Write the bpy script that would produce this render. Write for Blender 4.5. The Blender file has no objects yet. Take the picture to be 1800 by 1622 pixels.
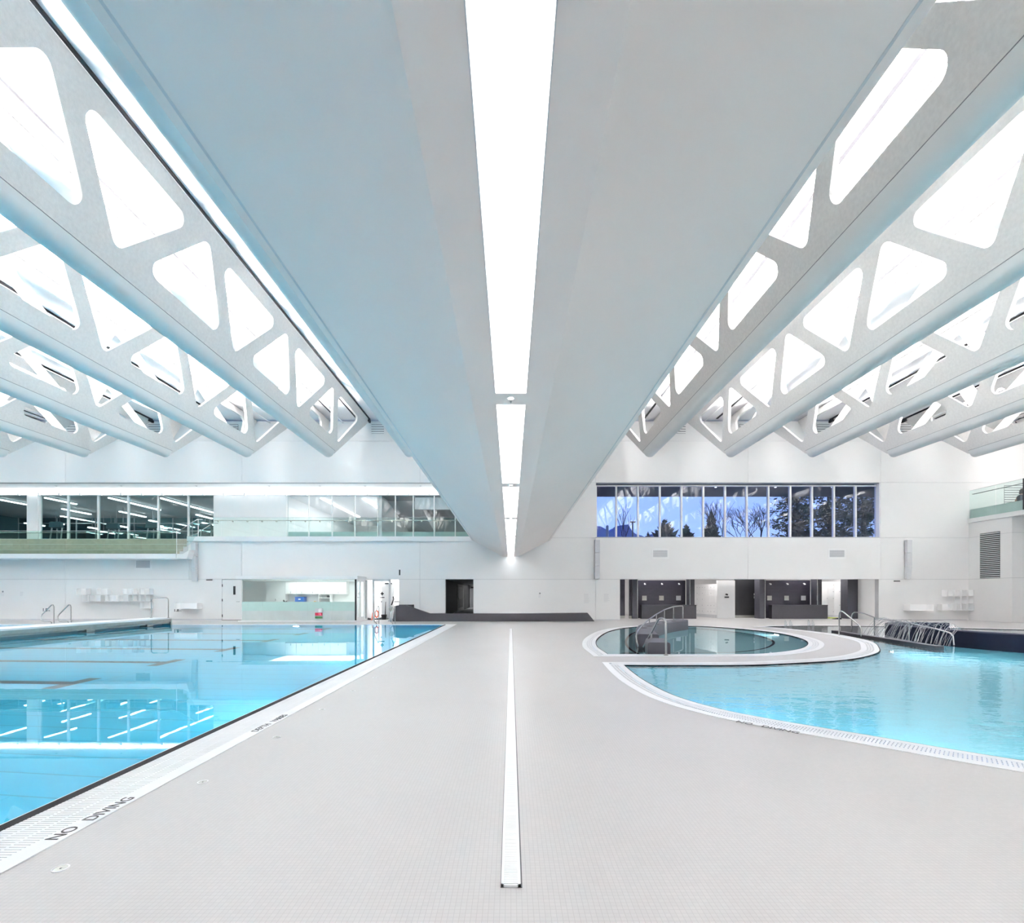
import bpy, math, random
from mathutils import Vector
from mathutils.geometry import tessellate_polygon
random.seed(7)
S = bpy.context.scene
C = S.collection
# ------------------------------------------------------------------ camera, world, exposure
F, CX, CY, EYE = 850.0, 898.0, 1045.0, 1.4
WY = 26.4                                   # distance of the far wall
cam = bpy.data.objects.new('camera', bpy.data.cameras.new('camera'))
C.objects.link(cam)
cam.location = (0, 0, EYE)
cam.rotation_euler = (math.pi / 2, 0, 0)
cam.data.sensor_width = 36.0
cam.data.lens = F / 1800 * 36
cam.data.shift_x = (900 - CX) / 1800
cam.data.shift_y = (CY - 811) / 1800
cam.data.clip_end = 2000
S.camera = cam
w = bpy.data.worlds.new('dusk'); S.world = w; w.use_nodes = True
nt = w.node_tree; nt.nodes.clear()
o_ = nt.nodes.new('ShaderNodeOutputWorld'); b_ = nt.nodes.new('ShaderNodeBackground')
tc = nt.nodes.new('ShaderNodeTexCoord'); sp = nt.nodes.new('ShaderNodeSeparateXYZ'); cr_ = nt.nodes.new('ShaderNodeValToRGB')
cr_.color_ramp.elements[0].position = 0.0; cr_.color_ramp.elements[0].color = (.42, .60, 1.0, 1)
cr_.color_ramp.elements[1].position = .45; cr_.color_ramp.elements[1].color = (.16, .30, .95, 1)
nt.links.new(tc.outputs['Generated'], sp.inputs[0]); nt.links.new(sp.outputs['Z'], cr_.inputs[0])
nt.links.new(cr_.outputs[0], b_.inputs[0]); b_.inputs[1].default_value = .68
nt.links.new(b_.outputs[0], o_.inputs[0])
S.view_settings.view_transform = 'Standard'
S.view_settings.look = 'None'
S.view_settings.gamma = 1
S.view_settings.use_curve_mapping = False
S.view_settings.exposure = 1.27
S.cycles.max_bounces = 14; S.cycles.diffuse_bounces = 7; S.cycles.glossy_bounces = 5
S.cycles.transmission_bounces = 8; S.cycles.transparent_max_bounces = 24
UPLIGHT = 1240.0          # watts of each beam's trough light
STRIP = 3.2              # centre light strip

def area(name, loc, sx, sy, power, col=(1, 1, 1), rot=(0, 0, 0), parent=None):
    l = bpy.data.lights.new(name, 'AREA'); l.shape = 'RECTANGLE'; l.size = sx; l.size_y = sy
    l.energy = power; l.color = col
    o = bpy.data.objects.new(name, l); C.objects.link(o); o.rotation_euler = rot
    o.location = loc
    if parent: o.parent = parent; o.location = Vector(loc) - parent.location
    return o

# ------------------------------------------------------------------ helpers
def X(px, Y=WY): return (px - CX) / F * Y
def Z(py, Y=WY): return EYE + (CY - py) / F * Y
def G(px, py, z=0.0):
    Y = (EYE - z) * F / (py - CY); return ((px - CX) / F * Y, Y)

class MB:
    def __init__(s): s.v = []; s.f = []
    def quad(s, a, b, c, d):
        n = len(s.v); s.v += [a, b, c, d]; s.f.append((n, n + 1, n + 2, n + 3)); return s
    def box(s, x0, x1, y0, y1, z0, z1):
        n = len(s.v)
        s.v += [(x0, y0, z0), (x1, y0, z0), (x1, y1, z0), (x0, y1, z0), (x0, y0, z1), (x1, y0, z1), (x1, y1, z1), (x0, y1, z1)]
        s.f += [tuple(n + i for i in q) for q in ((3, 2, 1, 0), (4, 5, 6, 7), (0, 1, 5, 4), (1, 2, 6, 5), (2, 3, 7, 6), (3, 0, 4, 7))]
        return s
    def obox(s, a, b, wd, z0, z1):
        d = Vector((b[0] - a[0], b[1] - a[1])); d.normalize(); q = Vector((-d.y, d.x)) * wd / 2
        p = [(a[0] - q.x, a[1] - q.y), (b[0] - q.x, b[1] - q.y), (b[0] + q.x, b[1] + q.y), (a[0] + q.x, a[1] + q.y)]
        return s.prism(p, z0, z1, 'z')
    def prism(s, pts, a0, a1, ax):
        def m(p, a): return {'y': (p[0], a, p[1]), 'z': (p[0], p[1], a), 'x': (a, p[0], p[1])}[ax]
        n = len(s.v); k = len(pts)
        s.v += [m(p, a0) for p in pts] + [m(p, a1) for p in pts]
        s.f.append(tuple(n + i for i in range(k - 1, -1, -1))); s.f.append(tuple(n + k + i for i in range(k)))
        for i in range(k):
            j = (i + 1) % k; s.f.append((n + i, n + j, n + k + j, n + k + i))
        return s
    def tube(s, pts, r, n=8, cap=True):
        pts = [Vector(p) for p in pts]; rs = r if isinstance(r, (list, tuple)) else [r] * len(pts)
        ring = []; up = None
        for i, p in enumerate(pts):
            a = pts[max(i - 1, 0)]; b = pts[min(i + 1, len(pts) - 1)]
            t = (b - a).normalized()
            if up is None:
                up = t.orthogonal().normalized()
            up = (up - t * up.dot(t))
            if up.length < 1e-6: up = t.orthogonal()
            up.normalize(); q = t.cross(up)
            base = len(s.v)
            for k in range(n):
                an = 2 * math.pi * k / n
                s.v.append(tuple(p + (up * math.cos(an) + q * math.sin(an)) * rs[i]))
            ring.append(base)
        for i in range(len(ring) - 1):
            for k in range(n):
                s.f.append((ring[i] + k, ring[i] + (k + 1) % n, ring[i + 1] + (k + 1) % n, ring[i + 1] + k))
        if cap:
            s.f.append(tuple(ring[0] + k for k in range(n - 1, -1, -1))); s.f.append(tuple(ring[-1] + k for k in range(n)))
        return s
    def lathe(s, prof, c, n=16):
        base = len(s.v)
        for r, z in prof:
            for k in range(n):
                a = 2 * math.pi * k / n; s.v.append((c[0] + r * math.cos(a), c[1] + r * math.sin(a), c[2] + z))
        for i in range(len(prof) - 1):
            for k in range(n):
                s.f.append((base + i * n + k, base + i * n + (k + 1) % n, base + (i + 1) * n + (k + 1) % n, base + (i + 1) * n + k))
        s.f.append(tuple(base + k for k in range(n - 1, -1, -1)))
        m = base + (len(prof) - 1) * n; s.f.append(tuple(m + k for k in range(n)))
        return s
    def ribbon(s, A, B, closed=True):
        n = len(s.v); k = len(A); s.v += list(A) + list(B)
        for i in range(k if closed else k - 1):
            j = (i + 1) % k; s.f.append((n + i, n + j, n + k + j, n + k + i))
        return s
    def poly(s, loops, z):
        tri = tessellate_polygon([[Vector((p[0], p[1], 0)) for p in l] for l in loops])
        n = len(s.v); flat = [p for l in loops for p in l]
        s.v += [(p[0], p[1], z) for p in flat]
        for t in tri:
            a, b, c = [flat[i] for i in t]
            ar = (b[0] - a[0]) * (c[1] - a[1]) - (c[0] - a[0]) * (b[1] - a[1])
            s.f.append(tuple(n + i for i in (t if ar > 0 else t[::-1])))
        return s
    def build(s, name, mat, parent=None, smooth=False, kind=None, label=None, cat=None, group=None, fix=False):
        if parent is not None:
            L = Vector(parent.get('_w', parent.location))
        elif s.v:
            xs, ys, zs = zip(*s.v)
            L = Vector(((min(xs) + max(xs)) / 2, (min(ys) + max(ys)) / 2, min(zs)))
        me = bpy.data.meshes.new(name)
        me.from_pydata([(v[0] - L.x, v[1] - L.y, v[2] - L.z) for v in s.v], [], s.f)
        me.validate()
        if fix:
            import bmesh
            bm = bmesh.new(); bm.from_mesh(me); bmesh.ops.recalc_face_normals(bm, faces=bm.faces[:]); bm.to_mesh(me); bm.free()
        me.materials.append(M[mat])
        if smooth:
            for p in me.polygons: p.use_smooth = True
            try: me.set_sharp_from_angle(angle=math.radians(40))
            except Exception: pass
        o = bpy.data.objects.new(name, me); C.objects.link(o)
        if parent is not None:
            o.parent = parent; WPOS[o.name] = L
        else:
            o.location = L; WPOS[o.name] = L
        tag(o, label, cat, group, kind)
        return o
WPOS = {}
def tag(o, label=None, cat=None, group=None, kind=None):
    if label: o['label'] = label
    if cat: o['category'] = cat
    if group: o['group'] = group
    if kind: o['kind'] = kind
    return o
_oldbuild = MB.build
def _build(s, name, mat, parent=None, **k):
    if parent is not None:
        # children are stored relative to their parent's world origin
        L = WPOS[parent.name]
        s.v = [(v[0] - L.x, v[1] - L.y, v[2] - L.z) for v in s.v]
        return _child(s, name, mat, parent, **k)
    return _oldbuild(s, name, mat, None, **k)
def _child(s, name, mat, parent, smooth=False, kind=None, label=None, cat=None, group=None, fix=False):
    me = bpy.data.meshes.new(name); me.from_pydata(s.v, [], s.f); me.validate()
    if fix:
        import bmesh
        bm = bmesh.new(); bm.from_mesh(me); bmesh.ops.recalc_face_normals(bm, faces=bm.faces[:]); bm.to_mesh(me); bm.free()
    me.materials.append(M[mat])
    if smooth:
        for p in me.polygons: p.use_smooth = True
        try: me.set_sharp_from_angle(angle=math.radians(40))
        except Exception: pass
    o = bpy.data.objects.new(name, me); C.objects.link(o); o.parent = parent
    WPOS[o.name] = WPOS[parent.name]
    tag(o, label, cat, group, kind)
    return o
MB.build = _build
def thing(name, loc, label=None, cat=None, group=None, kind=None):
    o = bpy.data.objects.new(name, None); C.objects.link(o); o.location = loc; o.empty_display_size = .2
    WPOS[o.name] = Vector(loc)
    return tag(o, label, cat, group, kind)
def copy_tree(o, parent=None, loc=None):
    c = o.copy(); C.objects.link(c)
    if parent is not None: c.parent = parent
    if loc is not None: c.location = loc; WPOS[c.name] = Vector(loc)
    for ch in list(o.children): copy_tree(ch, c)
    return c
def text(body, size, mat, name, origin, xdir, ydir, parent=None, align='CENTER', fat=0.0, **k):
    cu = bpy.data.curves.new('t', 'FONT'); cu.body = body; cu.size = size; cu.align_x = align; cu.align_y = 'CENTER'; cu.extrude = .001; cu.offset = fat
    cu.resolution_u = 3
    t = bpy.data.objects.new('t', cu); C.objects.link(t)
    dg = bpy.context.evaluated_depsgraph_get(); me0 = t.evaluated_get(dg).to_mesh()
    xd = Vector(xdir); yd = Vector(ydir); zd = xd.cross(yd); og = Vector(origin)
    m = MB(); m.v = [tuple(og + xd * v.co.x + yd * v.co.y + zd * v.co.z) for v in me0.vertices]
    m.f = [tuple(p.vertices) for p in me0.polygons]
    bpy.data.objects.remove(t); bpy.data.curves.remove(cu)
    return m.build(name, mat, parent, **k)
def crom(pts, closed=True, n=8, corners=()):
    out = []; k = len(pts); rng = range(k if closed else k - 1)
    for i in rng:
        p1 = Vector(pts[i]); p2 = Vector(pts[(i + 1) % k])
        p0 = Vector(pts[(i - 1) % k]) if (closed or i > 0) else p1 * 2 - p2
        p3 = Vector(pts[(i + 2) % k]) if (closed or i + 2 < k) else p2 * 2 - p1
        if i in corners: p0 = p1 * 2 - p2
        if (i + 1) % k in corners: p3 = p2 * 2 - p1
        for j in range(n):
            t = j / n
            out.append(tuple(.5 * ((2 * p1) + (p2 - p0) * t + (2 * p0 - 5 * p1 + 4 * p2 - p3) * t * t + (3 * p1 - p0 - 3 * p2 + p3) * t ** 3)))
    if not closed: out.append(tuple(pts[-1]))
    return out
def offset(path, d, closed=True):
    k = len(path); area_ = sum(path[i][0] * path[(i + 1) % k][1] - path[(i + 1) % k][0] * path[i][1] for i in range(k))
    sg = 1 if (area_ > 0 or not closed) else -1
    out = []
    for i in range(k):
        p = Vector(path[i][:2])
        a = Vector(path[(i - 1) % k][:2]) if (closed or i > 0) else p
        b = Vector(path[(i + 1) % k][:2]) if (closed or i < k - 1) else p
        d1 = (p - a); d2 = (b - p)
        if d1.length < 1e-6: d1 = d2
        if d2.length < 1e-6: d2 = d1
        d1.normalize(); d2.normalize()
        n1 = Vector((d1.y, -d1.x)); n2 = Vector((d2.y, -d2.x)); nn = n1 + n2
        if nn.length < .2: nn = n1
        nn.normalize(); c = max(.45, nn.dot(n1))
        q = p + nn * sg * d / c; out.append((q.x, q.y))
    return out
def resample(path, step, closed=True):
    pts = [Vector(p[:2]) for p in path] + ([Vector(path[0][:2])] if closed else [])
    L = [0]
    for i in range(1, len(pts)): L.append(L[-1] + (pts[i] - pts[i - 1]).length)
    n = int(L[-1] / step); out = []; j = 0
    for i in range(n):
        s = i * L[-1] / n
        while L[j + 1] < s: j += 1
        t = (s - L[j]) / max(1e-9, L[j + 1] - L[j]); q = pts[j].lerp(pts[j + 1], t); dr = (pts[j + 1] - pts[j]).normalized()
        out.append((q, dr))
    return out
ORD = ['first', 'second', 'third', 'fourth', 'fifth', 'sixth', 'seventh', 'eighth', 'ninth', 'tenth', 'eleventh', 'twelfth', 'thirteenth', 'fourteenth', 'fifteenth', 'sixteenth', 'seventeenth', 'eighteenth', 'nineteenth', 'twentieth']

# ------------------------------------------------------------------ materials
M = {}
def mat(name, col, rough=.5, metal=0, vary=.03, scale=3.0, spec=.5, bump=0, bscale=60):
    m = bpy.data.materials.new(name); m.use_nodes = True; n = m.node_tree; p = n.nodes['Principled BSDF']
    p.inputs['Roughness'].default_value = rough; p.inputs['Metallic'].default_value = metal; p.inputs['Specular IOR Level'].default_value = spec
    t = n.nodes.new('ShaderNodeTexCoord'); z = n.nodes.new('ShaderNodeTexNoise'); z.inputs['Scale'].default_value = scale; z.inputs['Detail'].default_value = 4
    n.links.new(t.outputs['Object'], z.inputs['Vector'])
    r = n.nodes.new('ShaderNodeValToRGB'); e = r.color_ramp.elements
    e[0].position = .3; e[1].position = .7
    e[0].color = tuple(max(0, c * (1 - vary)) for c in col) + (1,); e[1].color = tuple(min(1, c * (1 + vary)) for c in col) + (1,)
    n.links.new(z.outputs['Fac'], r.inputs[0]); n.links.new(r.outputs[0], p.inputs['Base Color'])
    if bump:
        z2 = n.nodes.new('ShaderNodeTexNoise'); z2.inputs['Scale'].default_value = bscale; n.links.new(t.outputs['Object'], z2.inputs['Vector'])
        b = n.nodes.new('ShaderNodeBump'); b.inputs['Strength'].default_value = bump; b.inputs['Distance'].default_value = .01
        n.links.new(z2.outputs['Fac'], b.inputs['Height']); n.links.new(b.outputs[0], p.inputs['Normal'])
    M[name] = m; return m
def emit(name, col, s):
    m = bpy.data.materials.new(name); m.use_nodes = True; n = m.node_tree; n.nodes.clear()
    o = n.nodes.new('ShaderNodeOutputMaterial'); e = n.nodes.new('ShaderNodeEmission'); e.inputs[0].default_value = tuple(col) + (1,); e.inputs[1].default_value = s
    n.links.new(e.outputs[0], o.inputs[0]); M[name] = m
def glass(name, tint, base=.05, top=.9, rcol=(1, 1, 1), rough=0.0):
    m = bpy.data.materials.new(name); m.use_nodes = True; n = m.node_tree; n.nodes.clear()
    o = n.nodes.new('ShaderNodeOutputMaterial'); mx = n.nodes.new('ShaderNodeMixShader'); t = n.nodes.new('ShaderNodeBsdfTransparent'); g = n.nodes.new('ShaderNodeBsdfGlossy')
    t.inputs[0].default_value = tuple(tint) + (1,); g.inputs['Roughness'].default_value = rough; g.inputs['Color'].default_value = tuple(rcol) + (1,)
    lw = n.nodes.new('ShaderNodeLayerWeight'); lw.inputs[0].default_value = .5
    pw = n.nodes.new('ShaderNodeMath'); pw.operation = 'POWER'; pw.inputs[1].default_value = 5
    ma = n.nodes.new('ShaderNodeMath'); ma.operation = 'MULTIPLY_ADD'; ma.inputs[1].default_value = top; ma.inputs[2].default_value = base
    n.links.new(lw.outputs['Facing'], pw.inputs[0]); n.links.new(pw.outputs[0], ma.inputs[0]); n.links.new(ma.outputs[0], mx.inputs[0])
    n.links.new(t.outputs[0], mx.inputs[1]); n.links.new(g.outputs[0], mx.inputs[2]); n.links.new(mx.outputs[0], o.inputs[0]); M[name] = m
def water(name, tint, bump, scale, sy=1.0):
    m = bpy.data.materials.new(name); m.use_nodes = True; n = m.node_tree; n.nodes.clear()
    o = n.nodes.new('ShaderNodeOutputMaterial'); g = n.nodes.new('ShaderNodeBsdfGlass'); g.inputs['IOR'].default_value = 1.33; g.inputs['Roughness'].default_value = 0
    g.inputs['Color'].default_value = tuple(tint) + (1,)
    t = n.nodes.new('ShaderNodeTexCoord'); mp = n.nodes.new('ShaderNodeMapping'); mp.inputs['Scale'].default_value = (1, sy, 1)
    z = n.nodes.new('ShaderNodeTexNoise'); z.inputs['Scale'].default_value = scale; z.inputs['Detail'].default_value = 3
    b = n.nodes.new('ShaderNodeBump'); b.inputs['Strength'].default_value = bump; b.inputs['Distance'].default_value = .05
    n.links.new(t.outputs['Object'], mp.inputs[0]); n.links.new(mp.outputs[0], z.inputs['Vector']); n.links.new(z.outputs['Fac'], b.inputs['Height'])
    n.links.new(b.outputs[0], g.inputs['Normal']); n.links.new(g.outputs[0], o.inputs[0]); M[name] = m
def tiled(name, col, col2, mortar, w_, h_, ms, rough=.4, off=0.0, bump=.3, axis='xy', spec=.5):
    m = bpy.data.materials.new(name); m.use_nodes = True; n = m.node_tree; p = n.nodes['Principled BSDF']; p.inputs['Roughness'].default_value = rough
    p.inputs['Specular IOR Level'].default_value = spec
    g = n.nodes.new('ShaderNodeNewGeometry'); vec = g.outputs['Position']
    if axis != 'xy':
        s_ = n.nodes.new('ShaderNodeSeparateXYZ'); c_ = n.nodes.new('ShaderNodeCombineXYZ'); n.links.new(vec, s_.inputs[0])
        n.links.new(s_.outputs['X' if axis[0] == 'x' else 'Y'], c_.inputs[0]); n.links.new(s_.outputs['Z'], c_.inputs[1]); vec = c_.outputs[0]
    b = n.nodes.new('ShaderNodeTexBrick'); b.offset = off; b.squash = 1
    b.inputs['Scale'].default_value = 1; b.inputs['Brick Width'].default_value = w_; b.inputs['Row Height'].default_value = h_; b.inputs['Mortar Size'].default_value = ms
    b.inputs['Color1'].default_value = tuple(col) + (1,); b.inputs['Color2'].default_value = tuple(col2) + (1,); b.inputs['Mortar'].default_value = tuple(mortar) + (1,)
    n.links.new(vec, b.inputs['Vector'])
    z = n.nodes.new('ShaderNodeTexNoise'); z.inputs['Scale'].default_value = .7; z.inputs['Detail'].default_value = 5; n.links.new(g.outputs['Position'], z.inputs['Vector'])
    mm = n.nodes.new('ShaderNodeMix'); mm.data_type = 'RGBA'; mm.blend_type = 'MULTIPLY'; mm.inputs[0].default_value = .12
    n.links.new(b.outputs['Color'], mm.inputs[6]); n.links.new(z.outputs['Fac'], mm.inputs[7]); n.links.new(mm.outputs[2], p.inputs['Base Color'])
    if bump:
        bp = n.nodes.new('ShaderNodeBump'); bp.invert = True; bp.inputs['Strength'].default_value = bump; bp.inputs['Distance'].default_value = .002
        n.links.new(b.outputs['Fac'], bp.inputs['Height']); n.links.new(bp.outputs[0], p.inputs['Normal'])
    M[name] = m
mat('wall_white', (.825, .82, .815), .55, vary=.012, scale=.6)
mat('paint_white', (.85, .85, .85), .5, vary=.01)
mat('ceiling_white', (.87, .87, .89), .7, vary=.01)
mat('soffit', (.84, .78, .75), .45, vary=.02, scale=.3)
mat('web', (.70, .69, .675), .75, vary=.05, scale=14, bump=.25, bscale=45)
mat('chord', (.72, .735, .73), .45, vary=.02, scale=2)
mat('black', (.012, .012, .015), .55, vary=.1)
mat('black_tile', (.008, .008, .011), .7, vary=.1, spec=.08)
mat('charcoal', (.035, .034, .042), .5, vary=.08, scale=8, bump=.2, bscale=90)
mat('navy', (.010, .013, .028), .75, vary=.1, spec=.15)
mat('slate', (.055, .055, .07), .55, vary=.08, scale=6, bump=.15)
mat('coping', (.88, .88, .89), .35, vary=.02)
mat('grate', (.90, .90, .91), .4, vary=.02)
mat('dark_channel', (.10, .10, .11), .7)
mat('channel_shade', (.05, .05, .055), .7)
mat('grey_channel', (.42, .42, .44), .7)
mat('steel', (.55, .55, .54), .22, metal=1, vary=.05)
mat('dull_steel', (.45, .45, .42), .4, metal=1, vary=.08, scale=6)
mat('grey', (.42, .43, .45), .5)
mat('mid_grey', (.25, .26, .27), .5)
mat('light_grey', (.62, .63, .65), .5)
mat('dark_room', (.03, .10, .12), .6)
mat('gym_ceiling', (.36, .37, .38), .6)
mat('tier_wood', (.34, .31, .25), .6, vary=.15, scale=5)
mat('dark_brown', (.035, .028, .03), .6)
mat('blue_plastic', (.02, .12, .45), .4)
mat('orange', (.85, .12, .05), .5)
mat('red_panel', (.55, .02, .06), .4)
mat('green_panel', (.02, .12, .03), .4)
mat('wood', (.45, .28, .12), .6, vary=.2)
mat('skin', (.62, .36, .27), .55)
mat('hair', (.03, .02, .018), .6)
mat('cloth_dark', (.02, .025, .04), .8)
mat('lime', (.55, .65, .15), .6)
mat('conifer', (.012, .022, .014), .9, vary=.3, scale=2)
mat('bark', (.02, .018, .018), .9, vary=.3)
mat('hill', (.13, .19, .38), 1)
mat('ground', (.06, .07, .06), 1)
mat('bright_white', (.94, .94, .94), .4, vary=.005)
emit('strip_light', (1, .99, 1), STRIP)
emit('cove_light', (1, .98, .97), 7.0)
emit('corridor_tube', (1, 1, 1), 9.0)
emit('tube_light', (.97, .99, 1), 8.0)
emit('down_light', (1, 1, 1), 4.0)
emit('pool_light', (.8, .95, 1), 14.0)
emit('led_digit', (1, .3, .45), 1.0)
emit('screen_blue', (.05, .12, .3), .6)
glass('pane_clear', (.90, .93, .94), .03)
glass('pane_gym', (.80, .90, .90), .04)
glass('pane_dusk', (.84, .87, .95), .05)
glass('balustrade', (.78, .90, .85), .04)
glass('balustrade_pale', (.90, .955, .94), .04)
glass('office_glass', (.88, .94, .92), .05)
glass('balustrade_mid', (.87, .935, .92), .04)
mat('frost_green', (.50, .68, .63), .5, vary=.02)
mat('frost_pale', (.58, .64, .63), .5, vary=.08, scale=1.2)
glass('spray', (.93, .95, .97), .18, .5, rough=.3)
water('water_calm', (.96, .99, 1), .012, .9)
water('water_rippled', (.96, .99, 1), .16, 2.6, 1.6)
water('water_tub', (.96, .99, 1), .01, 1.0)
tiled('deck', (.535, .517, .512), (.51, .495, .492), (.42, .408, .403), .025, .025, .0011, rough=.38, bump=.25)
tiled('pool_blue', (.07, .62, .85), (.07, .60, .83), (.05, .44, .62), 4.0, .47, .012, rough=.4, bump=0)
tiled('pool_blue_wall', (.07, .54, .84), (.06, .52, .82), (.05, .42, .65), .3, .3, .006, rough=.4, bump=0, axis='yz')
tiled('lagoon_blue', (.24, .70, .84), (.22, .68, .82), (.20, .62, .75), .05, .05, .003, rough=.4, bump=0)
tiled('tub_teal', (.42, .76, .83), (.40, .74, .81), (.36, .66, .74), .05, .05, .003, rough=.4, bump=0)
tiled('shower_tile', (.045, .04, .06), (.036, .033, .052), (.03, .028, .04), .30, .10, .006, rough=.3, off=.5, axis='xz')
tiled('lane_tile', (.02, .022, .028), (.024, .026, .03), (.01, .01, .012), .05, .05, .003, rough=.4, bump=0)

# ------------------------------------------------------------------ pools: outlines
POOL_X, POOL_Y = -3.06, 22.6
lag_pts = [(2.26, 9.6), (4.54, 9.6), (6.14, 9.98), (7.46, 10.53), (8.8, 11.6), (9.72, 12.75), (10.75, 14.4), (11.4, 16.4), (11.55, 17.9), (11.45, 19.6), (11.1, 21.15),
           (13.2, 21.75), (15.5, 21.6), (18.3, 20.3), (20.6, 19.2), (24, 17.0), (26, 13.5), (26, 6), (25, 2.6), (20, 1.6), (12, 1.5), (8, 1.9), (5.9, 2.8), (4.32, 4.08), (3.58, 4.80), (2.97, 5.40), (2.55, 5.95), (2.28, 6.70), (2.19, 7.68), (2.2, 8.6)]
lagoon = crom(lag_pts, True, 6, corners=(0, 10))
tub_pts = [(2.29, 11.36), (2.36, 13.22), (2.85, 15.7), (3.95, 18.9), (5.4, 21.0), (7.0, 21.75), (8.6, 21.2), (9.46, 19.5), (9.72, 17.5), (9.05, 14.9), (7.74, 12.8), (6.34, 11.67), (5.2, 11.36)]
tub = crom(tub_pts, True, 6, corners=(0,))
COP = .40
lag_out = offset(lagoon, COP); tub_out = offset(tub, COP)
XL, XR, YB = -60.0, 31.0, -7.0
deck_l = [(XL, YB), (XR, YB), (XR, WY + .5), (XL, WY + .5)]
left_hole = [(-57, -2.6), (-57, POOL_Y + .25), (POOL_X + .505, POOL_Y + .25), (POOL_X + .505, -2.6)]
fl = MB().poly([deck_l, left_hole, lag_out[::-1], tub_out[::-1]], 0).build('floor', 'deck', kind='structure', label='pale grey mosaic tiled pool deck', fix=False)

def ring(mb, inner, outer, z, zin=None, zout=None):
    mb.ribbon([(p[0], p[1], z) for p in outer], [(p[0], p[1], z) for p in inner])
    if zin is not None: mb.ribbon([(p[0], p[1], z) for p in inner], [(p[0], p[1], zin) for p in inner])
    if zout is not None: mb.ribbon([(p[0], p[1], zout) for p in outer], [(p[0], p[1], z) for p in outer])
    return mb
WATER = -.012
def pool_edge(tag_, path, label_c, label_g, depth, floor_mat, kindtrim, chan='channel_shade'):
    t = thing('trim_%d' % kindtrim, (path[0][0], path[0][1], 0), label_c, None, None, 'structure')
    a, b, c_, d = offset(path, .02), offset(path, .11), offset(path, .29), offset(path, COP)
    ring(MB(), a, b, .006, -.06).build('coping_lip', 'coping', t)
    ring(MB(), c_, d, .006, -.05, -.02).build('coping_band', 'coping', t)
    ring(MB(), path, a, .003, -.3).build('tile_edge', 'black_tile', t)
    ring(MB(), b, c_, -.045).build('channel', chan, t)
    g = MB()
    for q, dr in resample(offset(path, .2), .030):
        nrm = Vector((dr.y, -dr.x)) * .09; h = dr * .0105
        p = [q - nrm - h, q - nrm + h, q + nrm + h, q + nrm - h]
        n = len(g.v); g.v += [(v.x, v.y, .004) for v in p] + [(v.x, v.y, -.02) for v in p]
        g.f += [(n, n + 1, n + 2, n + 3), (n + 1, n, n + 4, n + 5), (n + 3, n + 2, n + 6, n + 7)]
    for o1 in (.11, .165, .222, .278):
        ring(g, offset(path, o1), offset(path, o1 + .013), .005)
    gr = g.build('gutter_grating', 'grate', None, label=label_g, cat='grating', fix=False)
    gr['kind'] = 'stuff'
    return t
pool_edge('lagoon', lagoon, 'white coping around the curved leisure pool', 'white perforated gutter grating around the curved leisure pool', 1.0, 'lagoon_blue', 1)
pool_edge('tub', tub, 'white coping around the whirlpool', 'white perforated gutter grating around the whirlpool', 1.0, 'tub_teal', 2, 'grey_channel')

# lap pool edge
t = thing('trim_3', (POOL_X, 10, 0), 'white coping and black tile edge along the lap pool', None, None, 'structure')
MB().box(POOL_X - .045, POOL_X + .045, -2.6, POOL_Y, -.3, -.002).build('tile_edge', 'black_tile', t)
MB().box(POOL_X - .058, POOL_X - .046, -2.6, POOL_Y, -.3, -.004).build('tile_line', 'coping', t)
MB().box(POOL_X + .385, POOL_X + .505, -2.6, POOL_Y + .25, -.05, .006).build('coping_band', 'coping', t)
MB().box(-57, POOL_X + .385, POOL_Y, POOL_Y + .25, -.05, .006).build('coping_band', 'coping', t)
MB().box(POOL_X + .045, POOL_X + .385, -2.6, POOL_Y, -.08, -.035).build('channel', 'grey_channel', t)
g = MB(); y = -2.55
while y < POOL_Y - .05:
    g.box(POOL_X + .047, POOL_X + .383, y, y + .0185, -.02, .003); y += .0255
for xo in (.15, .27): g.box(POOL_X + xo, POOL_X + xo + .012, -2.58, POOL_Y, -.02, .004)
g.build('gutter_grating', 'grate', None, label='white slatted gutter grating along the lap pool', cat='grating', kind='stuff')
# basins
bf = MB(); NB = 12
for a_ in range(NB):
    y0, y1 = 15.5 + 6.3 * a_ / NB, 15.5 + 6.3 * (a_ + 1) / NB; z0, z1 = -.9 + .87 * a_ / NB, -.9 + .87 * (a_ + 1) / NB
    bf.quad((11.2, y0, z0), (25, y0, z0), (25, y1, z1), (11.2, y1, z1))
bf.build('beach_floor', 'deck', kind='structure', label='pale tiled sloping beach floor under the shallow end')
b = thing('lap_pool_basin', (-30, 10, -1.8), 'deep blue tiled basin of the lap pool', None, None, 'structure')
MB().quad((-57, -2.6, -1.8), (POOL_X, -2.6, -1.8), (POOL_X, POOL_Y, -1.8), (-57, POOL_Y, -1.8)).build('pool_floor', 'pool_blue', b)
MB().quad((POOL_X - .02, -2.6, -1.8), (POOL_X - .02, -2.6, -.05), (POOL_X - .02, POOL_Y, -.05), (POOL_X - .02, POOL_Y, -1.8)).build('pool_wall', 'pool_blue_wall', b)
MB().quad((-57, POOL_Y, -1.8), (POOL_X, POOL_Y, -1.8), (POOL_X, POOL_Y, -.02), (-57, POOL_Y, -.02)).build('pool_wall', 'pool_blue_wall', b)
MB().quad((-57, -2.6, -.02), (POOL_X, -2.6, -.02), (POOL_X, -2.6, -1.8), (-57, -2.6, -1.8)).build('pool_wall', 'pool_blue_wall', b)
MB().quad((-57, -2.6, -1.8), (-57, POOL_Y, -1.8), (-57, POOL_Y, -.02), (-57, -2.6, -.02)).build('pool_wall', 'pool_blue_wall', b)
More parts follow.
